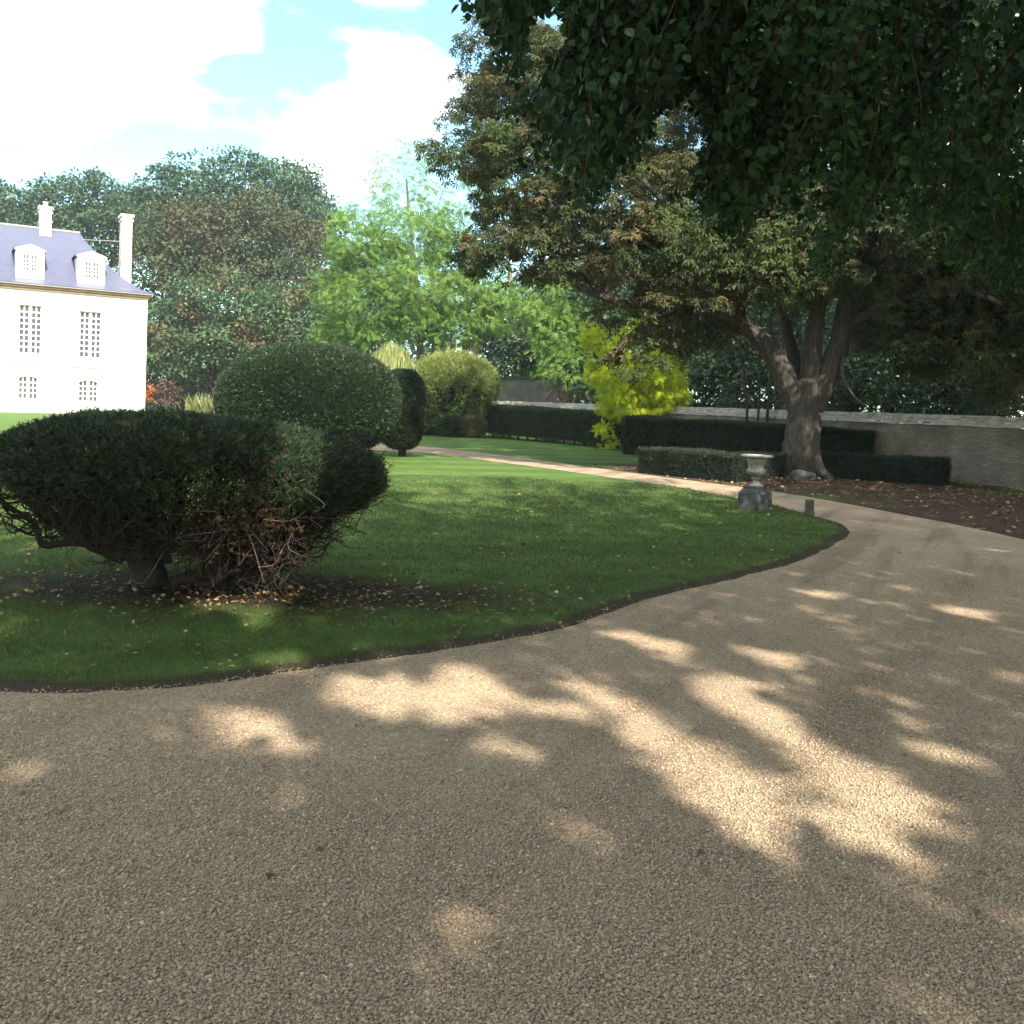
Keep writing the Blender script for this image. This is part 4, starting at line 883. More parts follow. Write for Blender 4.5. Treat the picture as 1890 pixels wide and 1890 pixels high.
big('sycamore_tree', [(420, 560, 80, 55, 79, 5), (500, 590, 75, 55, 78, 5), (350, 610, 70, 50, 78, 5), (570, 600, 70, 60, 77, 5), (440, 640, 75, 40, 76, 4), (320, 660, 55, 35, 76, 4), (540, 660, 80, 40, 75, 4), (620, 640, 60, 50, 75, 4), (600, 530, 50, 45, 79, 4)], 'lower broad green sycamore with large leaves behind the rounded yew', 'sycamore_front', 400, 79, .32, 1.15, .45, 46)
big('sycamore_tree', [(150, 390, 60, 48, 105, 6), (195, 370, 45, 45, 105, 5), (110, 380, 45, 38, 105, 5), (180, 440, 70, 50, 104, 6), (225, 420, 40, 50, 103, 5)], 'dark green tree behind the roof between the two chimneys', 'sycamore', 170, 104, .38, 1.4, .34, 46)
big('sycamore_tree', [(40, 400, 55, 36, 105, 6), (-30, 390, 60, 50, 105, 6), (60, 440, 70, 40, 104, 6), (-60, 440, 60, 60, 104, 6)], 'dark green tree behind the roof on the far side of the ridge chimney', 'sycamore', 20, 105, .38, 1.4, .34, 46)
# dark trees beyond the stone wall
big('oak_tree', [(960, 620, 70, 50, 68, 4), (1000, 560, 60, 60, 69, 4), (930, 650, 60, 35, 66, 3), (1020, 640, 50, 40, 66, 3), (1080, 540, 70, 70, 68, 4)], 'dark green tree filling the gap behind the outbuilding', 'darkwood', 985, 68, .34, 1.1, .32)
big('wood_tree', [(1150, 560, 90, 90, 54, 4), (1230, 620, 80, 70, 50, 3.5), (1120, 660, 60, 50, 54, 3), (1250, 700, 70, 40, 47, 3)], 'dark tree behind the bright yellow green tree', 'darkwood', 1180, 52, .28, .9, .45)
big('wood_tree', [(1330, 600, 90, 80, 46, 3.5), (1370, 690, 80, 50, 43, 3), (1300, 480, 110, 90, 50, 4), (1420, 620, 60, 60, 45, 3)], 'dark tree behind the slender saplings at the wall', 'darkwood', 1350, 46, .26, .85, .5)
big('wood_tree', [(1560, 620, 90, 80, 40, 3), (1530, 710, 80, 40, 36, 2.2), (1620, 720, 80, 40, 35, 2.2), (1600, 500, 130, 100, 42, 4)], 'dark tree behind the wall just past the chestnut trunk', 'darkwood', 1570, 39, .22, .75, .6)
big('wood_tree', [(1750, 640, 110, 80, 35, 3), (1720, 730, 90, 35, 32, 2), (1850, 720, 90, 50, 31, 2.4), (1880, 600, 110, 100, 34, 3), (1780, 480, 140, 100, 37, 3.5)], 'dark leafy tree behind the wall at its nearest visible stretch', 'darkwood', 1800, 34, .2, .65, .8)
# tree added mostly out of view for its shade; crown closes the upper right corner
big('lime_tree', [(2150, 300, 260, 300, 20, 4), (2300, 100, 300, 300, 16, 5), (2000, 60, 260, 180, 20, 4), (2250, 520, 200, 120, 18, 3)], 'dark green crown of an added shade tree entering at the upper corner past the chestnut', 'lime', 2250, 18, .16, .6, .8, 22)
# far woodland mass
wl_ = [lobe(px, py, 90, 70, 125, 6) for px, py in ((560, 600), (660, 580), (760, 600), (860, 610), (960, 600), (1060, 600), (1160, 600), (1260, 580), (1360, 560), (1460, 560), (1560, 560), (1660, 560), (1760, 560), (1860, 560), (1960, 560))]
tag(link('woodland', crown_mesh('woodland', wl_, M['darkwood'], LEAF, .7, 2.0, .09, 36)), 'continuous dark far woodland behind the garden trees', kind='stuff')

us = []
for px in range(270, 660, 36): us.append(lobe(px, 690, 38, 45, 93, 3)); us.append(lobe(px, 630, 40, 50, 95, 3))
for px in range(270, 1120, 45): us.append(lobe(px, 715 + rng.uniform(-8, 8), 40, 30 + rng.uniform(0, 14), 90 if px < 640 else 70, 2.5))
for px in range(1100, 2000, 40):
    dw_ = np.interp(px, [1000, 1890], [54, 30]); us.append(lobe(px, 735 + rng.uniform(-12, 8), 45, 42 + rng.uniform(0, 20), dw_, 1.6)); us.append(lobe(px, 640 + rng.uniform(-20, 20), 55, 70, dw_ + 9, 2.5)); us.append(lobe(px, 520 + rng.uniform(-20, 20), 65, 80, dw_ + 14, 2.5))
tag(link('undergrowth', crown_mesh('undergrowth', us, M['darkwood'], LEAF, .26, .8, .75, 26)), 'dense dark undergrowth along the wall and under the trees', kind='stuff')
hz = MB().box((0, 60, 21), (490, 410, 46)); hzm, ns, ls, o = newmat('haze')
pv = ns.new('ShaderNodeVolumePrincipled'); pv.inputs['Color'].default_value = (.88, .94, 1, 1); pv.inputs['Density'].default_value = .0005; pv.inputs['Anisotropy'].default_value = .2
ls.new(pv.outputs[0], o.inputs['Volume']); tag(link('haze', hz.mesh('haze', hzm)), 'thin pale air haze', kind='stuff')
# saplings behind the dark hedge
for i, (px, px2, r_, lab) in enumerate(((1377, 1366, .055, 'slender sapling trunk, first one along from the yellow tree'), (1398, 1402, .045, 'slender sapling trunk bending between two straight ones'), (1415, 1422, .06, 'straightest slender sapling trunk in front of the wall'), (1432, 1446, .04, 'slender sapling trunk leaning towards the chestnut'))):
    d = 31.1; b_ = gp_(px, d)
    root = empty('sapling', (b_[0], b_[1], 0), lab, 'sapling', 'slender saplings between hedge and wall')
    P_ = smoothpath([b_, at(px + 2, 760, d), at((px + px2) / 2 + 3, 700, d), at(px2, 630, d), at(px2 + 4, 560, d)], 5)
    child('trunk', MB().tube(P_, np.linspace(r_, r_ * .5, len(P_)), 7, wob=.08).mesh('trunk', M['bark'], True), root)
    child('crown', crown_mesh('crown', [lobe(px2, 575, 32, 38, d, .7)], M['darkwood'], LEAF, .14, .3, 1.4, 14), root)
# shrubs over and beside the outbuilding
def puff(name, px, py, w_, h_, d, mk, label, rd=1.2, size=.2, cr=.4, dens=1.2, lpc=16, tm=None):
    b_ = gp_(px, d); root = empty(name, (b_[0], b_[1], 0), label, 'shrub')
    child('foliage', crown_mesh('foliage', [lobe(px, py, w_, h_, d, rd), lobe(px - w_ * .5, py + h_ * .4, w_ * .6, h_ * .6, d, rd * .8), lobe(px + w_ * .5, py + h_ * .4, w_ * .6, h_ * .6, d, rd * .8)], M[mk], tm or LEAF, size, cr, dens, lpc), root)
    mb = MB()
    for k in range(4): mb.tube([b_, (b_ + at(px, py, d)) / 2 + rng.normal(0, .2, 3), at(px + rng.normal(0, w_ * .4), py, d)], [.05, .035, .015], 5)
    child('stem', mb.mesh('stem', M['bark_yew']), root)
puff('leafy_shrub', 940, 692, 42, 22, 66, 'bright_shrub', 'bright green shrub showing over the near end of the outbuilding cap')
puff('leafy_shrub', 1020, 690, 50, 24, 65, 'bright_shrub', 'bright green shrub over the middle of the outbuilding cap')
puff('twiggy_shrub', 1060, 728, 42, 22, 52.5, 'red_shrub', 'brown twiggy bush between the outbuilding and the yellow green tree', size=.14)
puff('ivy_shrub', 1330, 740, 60, 22, 38, 'darkwood', 'dark bush spilling behind the wall coping near the saplings', size=.14, cr=.35)
puff('laurel_shrub', 1680, 745, 90, 24, 29.8, 'darkwood', 'dark glossy bush above the wall coping past the trunk', rd=.8, size=.13, cr=.3)
puff('laurel_shrub', 1850, 735, 70, 34, 27.5, 'darkwood', 'dark fern-like bush above the nearest stretch of wall', rd=.8, size=.16, cr=.3, tm=FROND)

# ------------------------------------------------------------------ flower garden beside the house
puff('smoke_bush', 298, 722, 26, 20, 72, 'red_shrub', 'dusky purple brown bush beside the house corner', size=.2)
puff('orange_shrub', 273, 722, 9, 16, 70, 'orange_shrub', 'small orange leaved bush touching the house corner', rd=.5, size=.16, cr=.25)
puff('garden_shrub', 322, 716, 26, 30, 77, 'darkwood', 'dark green bush between the purple bush and the dome topiary', size=.22)
cd = gr(350, 742); clipped_bush('topiary_dome', cd, (16 / F * cd[1], .8), 31 / F * cd[1], 2.3, M['golden_yew'], TUFT3, .14, 5000, 'small pale green dome topiary on the sunny garden lawn', cat='topiary', tints=(.3, .12), stem=False)
cd = gr(412, 742); clipped_bush('topiary_block', cd, (10 / F * cd[1], .6), 43 / F * cd[1], 5, M['golden_yew'], TUFT3, .14, 4000, 'square clipped pale green topiary beside the large rounded yew', cat='topiary', tints=(.4, .12), stem=False)
def ornamental():
    d = 70.0; b_ = gp_(382, d); root = empty('tall_grass_clump', (b_[0], b_[1], 0), 'clump of tan ornamental grass stalks behind the red planter', 'grass clump')
    n = 260; P = np.stack([b_[0] + rng.normal(0, .7, n), b_[1] + rng.normal(0, .3, n), np.zeros(n)], 1)
    Y = unit(np.stack([rng.normal(0, .45, n), rng.normal(0, .3, n), np.ones(n)], 1)); V, Fc, t = scatter(DIA, P, frames(Y, rng.normal(size=(n, 3))), np.stack([np.full(n, .16), rng.uniform(.8, 1.9, n), np.full(n, .1)], 1), rng.random(n))
    child('foliage', rawmesh('foliage', V, Fc, M['straw'], t), root)
ornamental()
tb = gr(318, 758)
root = empty('garden_table', tb, 'round white stone table on a pedestal standing on the garden lawn', 'table')
child('top', lathe([(0, .80), (.52, .80), (.55, .83), (.55, .87), (.52, .90), (0, .90)], 28, (tb[0], tb[1], 0), M['whitestone'], 'top'), root)
child('pedestal', lathe([(0, 0), (.24, 0), (.24, .08), (.14, .14), (.18, .22), (.30, .42), (.32, .55), (.24, .72), (.16, .80), (0, .80)], 24, (tb[0], tb[1], 0), M['whitestone'], 'pedestal'), root)
rb = gr(395, 746); root = empty('red_planter', rb, 'low bright red planter beside the large rounded yew', 'planter')
child('bowl', lathe([(0, .02), (.5, 0), (.62, .30), (.66, .34), (.62, .36), (.55, .28), (0, .25)], 24, (rb[0], rb[1], 0), M['red'], 'bowl'), root)
child('blossoms', crown_mesh('blossoms', [((rb[0], rb[1], .42), (.4, .4, .15))], M['orange_shrub'], LEAF, .12, .12, 6, 8), root)
wp = gr(407, 740); root = empty('garden_post', wp, 'thin white marker post by the square topiary', 'post')
child('post', MB().box((wp[0] - .35, wp[1], .75), (.09, .09, 1.5)).box((wp[0] - .35, wp[1], 1.53), (.14, .14, .06)).mesh('post', M['paint']), root)

# ------------------------------------------------------------------ house
HC = np.array([(265 - 945) / F * 62.0, 62.0]); HU = np.array([-.86, -.51]); HU /= np.linalg.norm(HU); HN = np.array([-HU[1], HU[0]])
if HN[1] > 0: HN = -HN        # outward normal of the front
def hp(u, v, z): q_ = HC + HU * u + HN * v; return (q_[0], q_[1], z)      # u to the left along the front, v outward
def fac(px, py, v=0.0):
    r_ = ray(px, py); o_ = HC + HN * v; t_ = (o_ @ HN) / (r_[:2] @ HN); q_ = r_[:2] * t_; return float((q_ - o_) @ HU), float(H + r_[2] * t_)
class HB(MB):
    def hbox(s, u0, u1, v0, v1, z0, z1, top=None):
        V = [hp(u, v, z) for z in (z0, z1) for u, v in ((u0, v0), (u1, v0), (u1, v1), (u0, v1))]
        return s.add(V, [(0, 3, 2, 1), (4, 5, 6, 7), (0, 1, 5, 4), (1, 2, 6, 5), (2, 3, 7, 6), (3, 0, 4, 7)])
HL, HD = 24.0, 9.5
_, zE = fac(270, 541); zE = 8.1
house = empty('manor_house', hp(0, 0, 0), 'white stone manor house with slate hipped roof, dormers and two chimneys', 'house')
def part(name, mb, mat, parent=house, smooth=False): return child(name, mb.mesh(name, mat, smooth), parent)
# openings
win = []     # (u0,u1,z0,z1,cols,rows,arched)
def opening(pl, pt, pr, pb, cols, rows, arch):
    u1, _ = fac(pl, (pt + pb) / 2); u0, _ = fac(pr, (pt + pb) / 2); _, z1 = fac((pl + pr) / 2, pt); _, z0 = fac((pl + pr) / 2, pb); return [u0, u1, z0, z1, cols, rows, arch]
tall = [opening(34, 563, 77, 653, 4, 8, 0), opening(146, 575, 187, 661, 4, 8, 0)]
low = [opening(33, 694, 70, 737, 4, 4, 1), opening(144, 702, 181, 742, 4, 4, 1)]
bay = abs(tall[0][0] - tall[1][0])
for k in range(1, 5):
    for L_ in (tall, low):
        q = list(L_[0]); q[0] += bay * k; q[1] += bay * k
        if q[1] < HL - .5: L_.append(q)
openings = sorted(tall + low, key=lambda q: q[0])
# front wall built round its openings
wallb = HB(); zs = None
cols_u = sorted({(q[0], q[1]) for q in tall})
def merged():
    out_ = []
    for a_, b_ in zip(tall, low): out_.append((min(a_[0], b_[0]), max(a_[1], b_[1]), a_, b_))
    return sorted(out_, key=lambda q: q[0])
cur = 0.0; TW = .5
for (u0, u1, a_, b_) in merged():
    wallb.hbox(cur, u0, -TW, 0, 0, zE - .35)
    wallb.hbox(u0, u1, -TW, 0, 0, b_[2]); wallb.hbox(u0, u1, -TW, 0, b_[3], a_[2]); wallb.hbox(u0, u1, -TW, 0, a_[3], zE - .35)
    for q in (a_, b_):
        if q[0] - u0 > .01: wallb.hbox(u0, q[0], -TW, 0, q[2], q[3])
        if u1 - q[1] > .01: wallb.hbox(q[1], u1, -TW, 0, q[2], q[3])
    cur = u1
wallb.hbox(cur, HL, -TW, 0, 0, zE - .35)
wallb.hbox(0, TW, -HD, -TW, 0, zE - .35); wallb.hbox(HL - TW, HL, -HD, -TW, 0, zE - .35); wallb.hbox(TW, HL - TW, -HD, -HD + TW, 0, zE - .35)
wallb.hbox(TW, HL - TW, -HD + TW, -TW, zE - .6, zE - .5)
part('wall', wallb, M['limestone'])
ww = HB(); ww.hbox(-.035, .30, -.6, .035, 0, zE - .352); part('quoin', ww, M['limestone'])
cb_ = HB(); cb_.hbox(-.12, HL + .12, -HD - .12, .12, zE - .35, zE - .20); cb_.hbox(-.24, HL + .24, -HD - .24, .24, zE - .20, zE - .06); part('cornice', cb_, M['cornice'])
cb_ = HB(); cb_.hbox(-.38, HL + .38, -HD - .38, .38, zE - .06, zE + .03); part('gutter', cb_, M['iron'])
def window(q, vo=-.10, frm=.07, parent=None):
    u0, u1, z0, z1, nc, nr, arch = q
    fr = HB(); d0, d1 = vo - .06, vo
    zt = z1
    fr.hbox(u0, u0 + frm, d0, d1, z0, z1); fr.hbox(u1 - frm, u1, d0, d1, z0, z1); fr.hbox(u0 + frm, u1 - frm, d0, d1, z0, z0 + frm); fr.hbox(u0 + frm, u1 - frm, d0, d1, z1 - frm, z1)
    w_ = u1 - u0; mid = (u0 + u1) / 2; fr.hbox(mid - .09, mid + .09, d0 - .002, d1 + .012, z0 + frm, z1 - frm)
    for half in (0, 1):
        a_ = u0 + frm if half == 0 else mid + .09; b_ = mid - .09 if half == 0 else u1 - frm
        k = nc // 2
        for i in range(1, k): x = a_ + (b_ - a_) * i / k; fr.hbox(x - .035, x + .035, d0 + .003, d1 - .004, z0 + frm, z1 - frm)
    hh = z1 - z0 - 2 * frm
    for j in range(1, nr): z = z0 + frm + hh * j / nr; fr.hbox(u0 + frm, mid - .09, d0 + .006, d1 - .007, z - .04, z + .04); fr.hbox(mid + .09, u1 - frm, d0 + .006, d1 - .007, z - .04, z + .04)
    f = part('window', fr, M['paint'], parent or house)
    gl = HB(); gl.hbox(u0 + .02, u1 - .02, vo - .05, vo - .035, z0 + .02, z1 - .02); child('pane', gl.mesh('pane', M['glass']), f)
    if arch:
        # the wall curves down over both corners of the opening
        mb = MB(); n = 8
        for s in (-1, 1):
            cu = mid; hw = w_ / 2; pts = [(cu + s * hw * math.sin(math.pi / 2 * i / n), z1 - .26 * (1 - math.cos(math.pi / 2 * i / n))) for i in range(n + 1)]
            V = [hp(u_, v_, z_) for v_ in (-.055, .003) for (u_, z_) in pts] + [hp(u_, v_, z1 + .004) for v_ in (-.055, .003) for (u_, _) in pts]
            m_ = n + 1; Fq = []
            for i in range(n):
                Fq += [(i, i + 1, 2 * m_ + i + 1, 2 * m_ + i), (m_ + i, 3 * m_ + i, 3 * m_ + i + 1, m_ + i + 1), (i, m_ + i, m_ + i + 1, i + 1)]
            mb.add(V, Fq)
        child('arch_spandrel', mb.mesh('arch_spandrel', M['limestone']), f)
    return f
for q in tall:
    window(q)
    hb = HB(); hb.hbox(q[0] - .14, q[1] + .14, .003, .05, q[3] + .0, q[3] + .09); part('lintel', hb, M['limestone']); hb = HB(); hb.hbox(q[0] - .45, q[1] + .45, .003, .10, q[2] - .62, q[2] - .50); part('sill', hb, M['limestone'])
for q in low: window(q)
# plinth band
hb = HB(); hb.hbox(.31, HL, .003, .05, 0, .45); part('plinth', hb, M['limestone'])
# roof: bell-cast hip
zR = 12.35; RS = 3.75
def roofring(k):   # k 0 at eave .. 1 at ridge ; (inset, z)
    inset = -.42 + (HD / 2 + .42) * (k ** .92)
    z = zE + .03 + (zR - zE) * (.80 * k ** 1.35 + .20 * k)
    return inset, z
V = []; Fq = []; ks = np.linspace(0, 1, 9)
for k in ks:
    ins, z = roofring(k); iu = -.42 + (RS + .42) * (k ** .8)
    ins2 = min(ins, HD / 2 - .02)
    V += [hp(iu, -ins2, z), hp(HL - iu, -ins2, z), hp(HL - iu, -HD + ins2, z), hp(iu, -HD + ins2, z)]
for i in range(8):
    for j in range(4): Fq.append((4 * i + j, 4 * i + (j + 1) % 4, 4 * i + 4 + (j + 1) % 4, 4 * i + 4 + j))
Fq.append((32, 33, 34, 35)); Fq.append((0, 3, 2, 1))
roof = child('roof', rawmesh('roof', np.array(V), [tuple(f_) for f_ in Fq], M['slate']), house)
rdg = MB().tube([hp(RS, -HD / 2, zR + .05), hp(HL - RS, -HD / 2, zR + .05)], [.09, .09], 8); child('ridge_cap', rdg.mesh('ridge_cap', M['iron']), roof)
# dormers
def dormer(pxl, pxr, ptop, pbot, wl_, wt_, wr_, wb_):
    v0 = -.45
    u1, _ = fac(pxl, (ptop + pbot) / 2, v0); u0, _ = fac(pxr, (ptop + pbot) / 2, v0); _, zt = fac((pxl + pxr) / 2, ptop, v0); _, zb = fac((pxl + pxr) / 2, pbot, v0)
    return [u0, u1, zb, zt, v0, fac(wr_, (wt_ + wb_) / 2, v0)[0], fac(wl_, (wt_ + wb_) / 2, v0)[0], fac((wl_ + wr_) / 2, wb_, v0)[1], fac((wl_ + wr_) / 2, wt_, v0)[1]]
D = [dormer(29, 82, 450, 514, 41, 470, 70, 501), dormer(143, 194, 463, 526, 156, 484, 184, 514)]
db = abs(D[0][0] - D[1][0])
for k in range(1, 4):
    q = [x + (db * k if i in (0, 1, 5, 6) else 0) for i, x in enumerate(D[0])]
    if q[1] < HL - 2: D.append(q)
for (u0, u1, zb, zt, v0, a_, b_, wz0, wz1) in D:
    zs_ = zt - .42; zb = max(zb, zE + .12); f = HB()
    f.hbox(u0, a_, v0 - .3, v0, zb, zs_); f.hbox(b_, u1, v0 - .3, v0, zb, zs_); f.hbox(a_, b_, v0 - .3, v0, zb, wz0); f.hbox(a_, b_, v0 - .3, v0, wz1, zs_)
    f.hbox(u0, u0 + .08, v0 - 3.2, v0 - .3, zb + .3, zs_); f.hbox(u1 - .08, u1, v0 - 3.2, v0 - .3, zb + .3, zs_)
    f.hbox(u0 - .1, u1 + .1, v0 - .3, v0 + .08, zs_, zs_ + .08)
    mid = (u0 + u1) / 2
    V = [hp(u0 - .1, v0 + .05, zs_ + .08), hp(u1 + .1, v0 + .05, zs_ + .08), hp(mid, v0 + .05, zt), hp(u0 - .1, v0 - .25, zs_ + .08), hp(u1 + .1, v0 - .25, zs_ + .08), hp(mid, v0 - .25, zt)]
    f.add(V, [(0, 1, 2, 2), (3, 5, 5, 4)]) if False else None
    f.add(V, [(0, 1, 4, 3), (1, 2, 5, 4), (2, 0, 3, 5)])
    me = f.mesh('dormer', M['limestone']); dm = child('dormer', me, roof)
    tri = rawmesh('pediment', np.array([V[0], V[1], V[2], V[3], V[4], V[5]]), [(0, 1, 2), (3, 5, 4)], M['limestone']); child('pediment', tri, roof)
    rb_ = MB().add([hp(u0 - .16, v0 - .02, zs_ + .10), hp(mid, v0 - .02, zt + .03), hp(u1 + .16, v0 - .02, zs_ + .10), hp(u0 - .16, v0 - 4, zs_ + .10), hp(mid, v0 - 4, zt + .03), hp(u1 + .16, v0 - 4, zs_ + .10)], [(0, 1, 4, 3), (1, 2, 5, 4)])
    child('dormer_roof', rb_.mesh('dormer_roof', M['slate']), roof)
    w = window([a_, b_, wz0, wz1, 4, 4, 0], vo=v0 - .07, frm=.06, parent=roof)
# chimneys
def chimney(u, v, w, dpt, z0, z1, mat, flue):
    mb = HB(); mb.hbox(u - w / 2, u + w / 2, v - dpt / 2, v + dpt / 2, z0, z1 - .45)
    mb.hbox(u - w / 2 - .07, u + w / 2 + .07, v - dpt / 2 - .07, v + dpt / 2 + .07, z1 - .45, z1 - .33)
    mb.hbox(u - w / 2 - .0, u + w / 2 + .0, v - dpt / 2, v + dpt / 2, z1 - .33, z1 - .18)
    mb.hbox(u - w / 2 - .10, u + w / 2 + .10, v - dpt / 2 - .10, v + dpt / 2 + .10, z1 - .18, z1)
    if flue: mb.hbox(u - w / 2 - .05, u + w / 2 + .05, v - dpt / 2 - .05, v + dpt / 2 + .05, z1 - 1.05, z1 - .95)
    ch = child('chimney', mb.mesh('chimney', mat), roof)
    if flue: child('chimney_pot', lathe([(.16, 0), (.16, .35), (.20, .38), (.0, .40)], 12, hp(u, v, z1 - .01), M['chimney_stain'], 'chimney_pot'), ch)
u_, z_ = fac(84, 383, -HD / 2); chimney(u_, -HD / 2, .72, .9, zR - .8, z_, M['chimney_stain'], True)
u2_, z2_ = fac(233, 398, -HD / 2 + 2.2); chimney(u2_, -HD / 2 + 2.2, .66, 1.1, zE - .2, z2_, M['chimney_stain'], False)
ur, zr2 = fac(233, 447, -HD / 2 + 2.2)
child('stay_rod', MB().tube([hp(u2_ + .3, -HD / 2 + 2.2, zr2), hp(RS + .1, -HD / 2 + .2, zr2 + .12)], [.03, .03], 5).mesh('stay_rod', M['iron']), roof)

# ------------------------------------------------------------------ the flared yew bush (foreground)
def flared():
    d = BUSH[1] + .35; cx = at(352, 900, d)[0]; rx = 3.08 / 2 * (d / 7.6) * .975; ry = 1.35; zt = at(330, 757, d)[2] - .075; zw = at(100, 860, d)[2]
    root = empty('flared_yew_bush', (cx, d, 0), 'wide mushroom shaped dark yew bush with bare twisted branches underneath', 'bush')
    base = np.array([cx - .30, d - .05, 0])
    # foliage: convex top and tapering underside that is bare lower down
    rimz = 1.02
    def surf(n):
        a_ = rng.uniform(0, 2 * math.pi, n); q = rng.random(n); top = q < .60
        s = np.sqrt(rng.random(n)); P = np.zeros((n, 3)); Nn = np.zeros((n, 3))
        rr = 1 + .03 * np.sin(3 * a_ + 1) + .02 * np.sin(7 * a_)
        ht = zt - rimz
        P[:, 0] = cx + rx * s * np.cos(a_) * rr; P[:, 1] = d + ry * s * np.sin(a_) * rr
        tilt = -.10 * (P[:, 0] - cx) / rx
        P[:, 2] = rimz + ht * np.sqrt(np.maximum(0, 1 - s ** 2.3)) + tilt * (1 - .3 * s)
        Nn[:, 0] = s * np.cos(a_) / rx * 1.4; Nn[:, 1] = s * np.sin(a_) / ry * 1.4; Nn[:, 2] = .9 * np.sqrt(np.maximum(.02, 1 - s ** 2)) / .5
        # lower flank: from the rim down and inwards
        lo = ~top; t_ = rng.random(n) ** 1.25; sl = 1.0 - .62 * t_ ** 1.5
        P[lo, 0] = (cx + rx * sl * np.cos(a_) * rr)[lo]; P[lo, 1] = (d + ry * sl * np.sin(a_) * rr)[lo]; P[lo, 2] = (rimz + tilt - .66 * t_)[lo]
        Nn[lo] = np.stack([np.cos(a_), np.sin(a_) , -.35 * np.ones(n)], 1)[lo]
        # thin out the lower flank
        keep = top | (rng.random(n) < np.clip(1.2 - 2.7 * t_, .012, 1))
        # worn hole where dead branches show
        ph = (P - np.array([cx + .66, d - ry * .8, .88])) / np.array([.36, .8, .30]); hole = (np.linalg.norm(ph, axis=1) < 1) & (rng.random(n) < .80); keep &= ~hole
        P = P[keep]; Nn = unit(Nn[keep]); P = P + Nn * (.035 * wnoise(P, 2.2) + .02 * wnoise(P, 6))[:, None]
        return P, Nn
    me = shell('foliage', surf, 105000, M['yew'], TUFT, .055, rough=.028, tints=(.42, .2), up=.1, spread=.8); child('foliage', me, root)
    # inner canopy mass so the top reads dense
    def surf2(n):
        P, Nn = surf(n); c_ = np.array([cx, d, 1.0]); return c_ + (P - c_) * rng.uniform(.60, .93, (len(P), 1)) * np.array([1, 1, .95]), Nn
    k_ = lambda P, Nn: P[:, 2] > .93 + .12 * rng.random(len(P))
    child('inner_foliage', shell('inner_foliage', surf2, 50000, M['yew'], TUFT, .075, rough=.03, tints=(.2, .15), spread=.9, keep=k_), root)
    # brown dead sprays at the worn patch
    P = np.array([cx + .68, d - ry * .72, .92]) + rng.normal(0, 1, (1500, 3)) * np.array([.26, .14, .20]); P = P[:800]; n = len(P)
    V, Fc, t = scatter(TUFT, P, frames(rng.normal(size=(n, 3)), rng.normal(size=(n, 3))), rng.uniform(.03, .06, (n, 1)), rng.random(n)); child('dead_foliage', rawmesh('dead_foliage', V, Fc, M['yew_dead'], t), root)
    # branches
    mb = MB(); tw = MB(); pale = MB()
    tips = []
    def grow(p0, p1, r0, r1, bend, target, sides=6, n=8):
        pts = [p0]
        for i in range(1, n + 1):
            s = i / n; q_ = p0 + (p1 - p0) * s + np.array([0, 0, -bend * math.sin(math.pi * s)]) + rng.normal(0, .035, 3) * (1 if i < n else 0); pts.append(q_)
        P_ = smoothpath(pts, 3); target.tube(P_, np.linspace(r0, r1, len(P_)), sides, wob=.08 if sides > 5 else 0); return P_
    trunk = grow(base + (0, 0, -.08), base + (-.12, .03, .78), .17, .05, 0, mb, 10, 4)
    stems = []
    for k, (dx, dy, dz, r_) in enumerate(((-1.05, .05, .78, .075), (-.85, -.5, .80, .06), (-.55, .45, .9, .06), (-.2, -.3, 1.0, .07), (.15, .35, 1.0, .06), (.05, -.55, .85, .05), (-1.2, -.2, .75, .045), (-.5, -.7, .8, .045))):
        stems.append(grow(base + (rng.normal(0, .05), rng.normal(0, .05), .22 + .1 * rng.random()), np.array([base[0] + dx, base[1] + dy, dz]), r_, r_ * .45, .10, mb, 7))
    b3 = base + (.42, .0, 0)
    for k, (dx, dy, dz, r_) in enumerate(((.1, .1, .95, .06), (.35, -.3, .9, .055), (.62, .1, .95, .06), (1.25, -.1, .80, .07), (.95, -.5, .78, .05), (1.0, .5, .8, .05), (.3, .6, .9, .05))):
        stems.append(grow(b3 + (-.12 + rng.normal(0, .05), rng.normal(0, .05), -.04), np.array([b3[0] + dx, b3[1] + dy, dz]), r_, r_ * .45, .14, mb, 7))
    # long low pale limb to the right
    stems.append(grow(base + (.25, -.12, .06), np.array([base[0] + 1.25, base[1] - .35, .48]),   .045, .022, .05, mb, 8))
    stems.append(grow(base + (.75, -.2, .20), np.array([base[0] + 1.35, base[1] - .45, .30]), .02, .008, -.03, pale, 5))
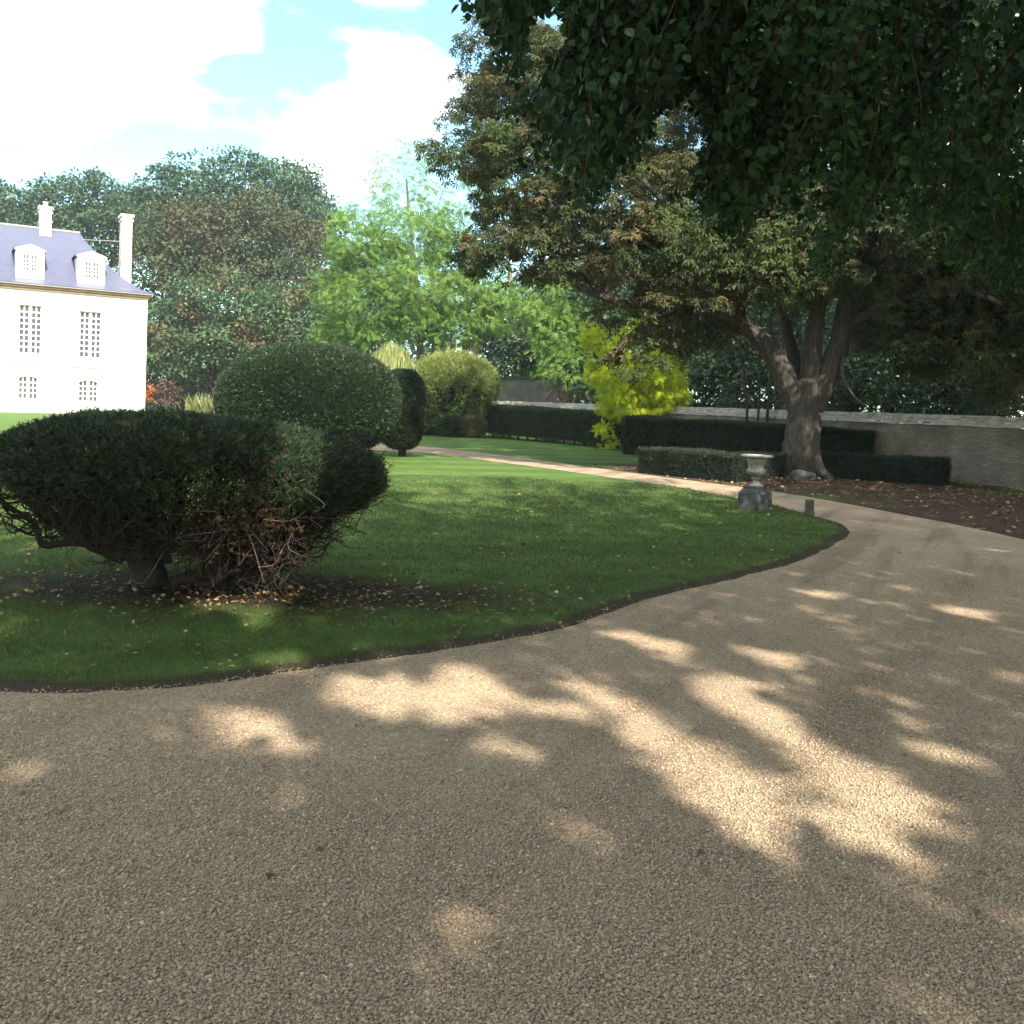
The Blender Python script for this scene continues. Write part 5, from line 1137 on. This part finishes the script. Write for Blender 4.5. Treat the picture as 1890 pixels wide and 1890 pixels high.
    for s in stems:
        for k in range(17):
            q0 = s[rng.integers(len(s) // 3, len(s))]; out_d = unit(np.array([q0[0] - cx, (q0[1] - d), .0]) + rng.normal(0, .6, 3)); l_ = rng.uniform(.18, .5)
            q1 = q0 + out_d * l_ * np.array([1, .8, .6]) + np.array([0, 0, l_ * rng.uniform(.2, .9)])
            if q1[2] > rimz + .2: q1[2] = rimz + .2
            P_ = grow(q0, q1, .012, .004, rng.normal(0, .04), tw, 4, 4); tips.append(P_)
    for P0 in list(tips):
        for k in range(5):
            q0 = P0[rng.integers(3, len(P0))]; l_ = rng.uniform(.07, .24); q1 = q0 + rng.normal(0, 1, 3) * l_ * np.array([.8, .7, .6])
            pts = [q0, (q0 + q1) / 2 + rng.normal(0, l_ * .22, 3), q1]; (tw if rng.random() < .993 else pale).tube(smoothpath(pts, 2), np.linspace(.0048, .0022, 5), 3)
    # bare twigs curling round the underside
    for k in range(3200):
        a_ = rng.uniform(0, 6.283); t_ = rng.uniform(.25, 1.0); sl = 1 - .62 * t_ ** 1.5
        q0 = np.array([cx + rx * sl * math.cos(a_) * rng.uniform(.8, 1.0), d + ry * sl * math.sin(a_) * rng.uniform(.8, 1.), rimz - .66 * t_ - .10 * math.cos(a_)]); dr = np.array([math.cos(a_), math.sin(a_), .5])
        l_ = rng.uniform(.06, .2); q1 = q0 + (dr * .4 + rng.normal(0, .7, 3)) * l_; q2 = q0 + (dr * .8 + rng.normal(0, .8, 3)) * l_
        tw.tube(smoothpath([q0, q1, q2], 2), np.linspace(.0045, .0018, 5), 3)
    # pale dead twigs at the worn patch
    for k in range(26):
        q0 = np.array([cx + .62, d - ry * .62, .72]) + rng.normal(0, 1, 3) * np.array([.24, .12, .22]); q1 = q0 + rng.normal(0, .12, 3); q2 = q1 + rng.normal(0, .12, 3)
        pale.tube(smoothpath([q0, q1, q2], 3), np.linspace(.0045, .0016, 7), 4)
    child('trunk', mb.mesh('trunk', M['bark_yew'], True), root); child('twigs', tw.mesh('twigs', M['bark_yew']), root); child('dead_twigs', pale.mesh('dead_twigs', M['twig_pale'], True), root)
flared()
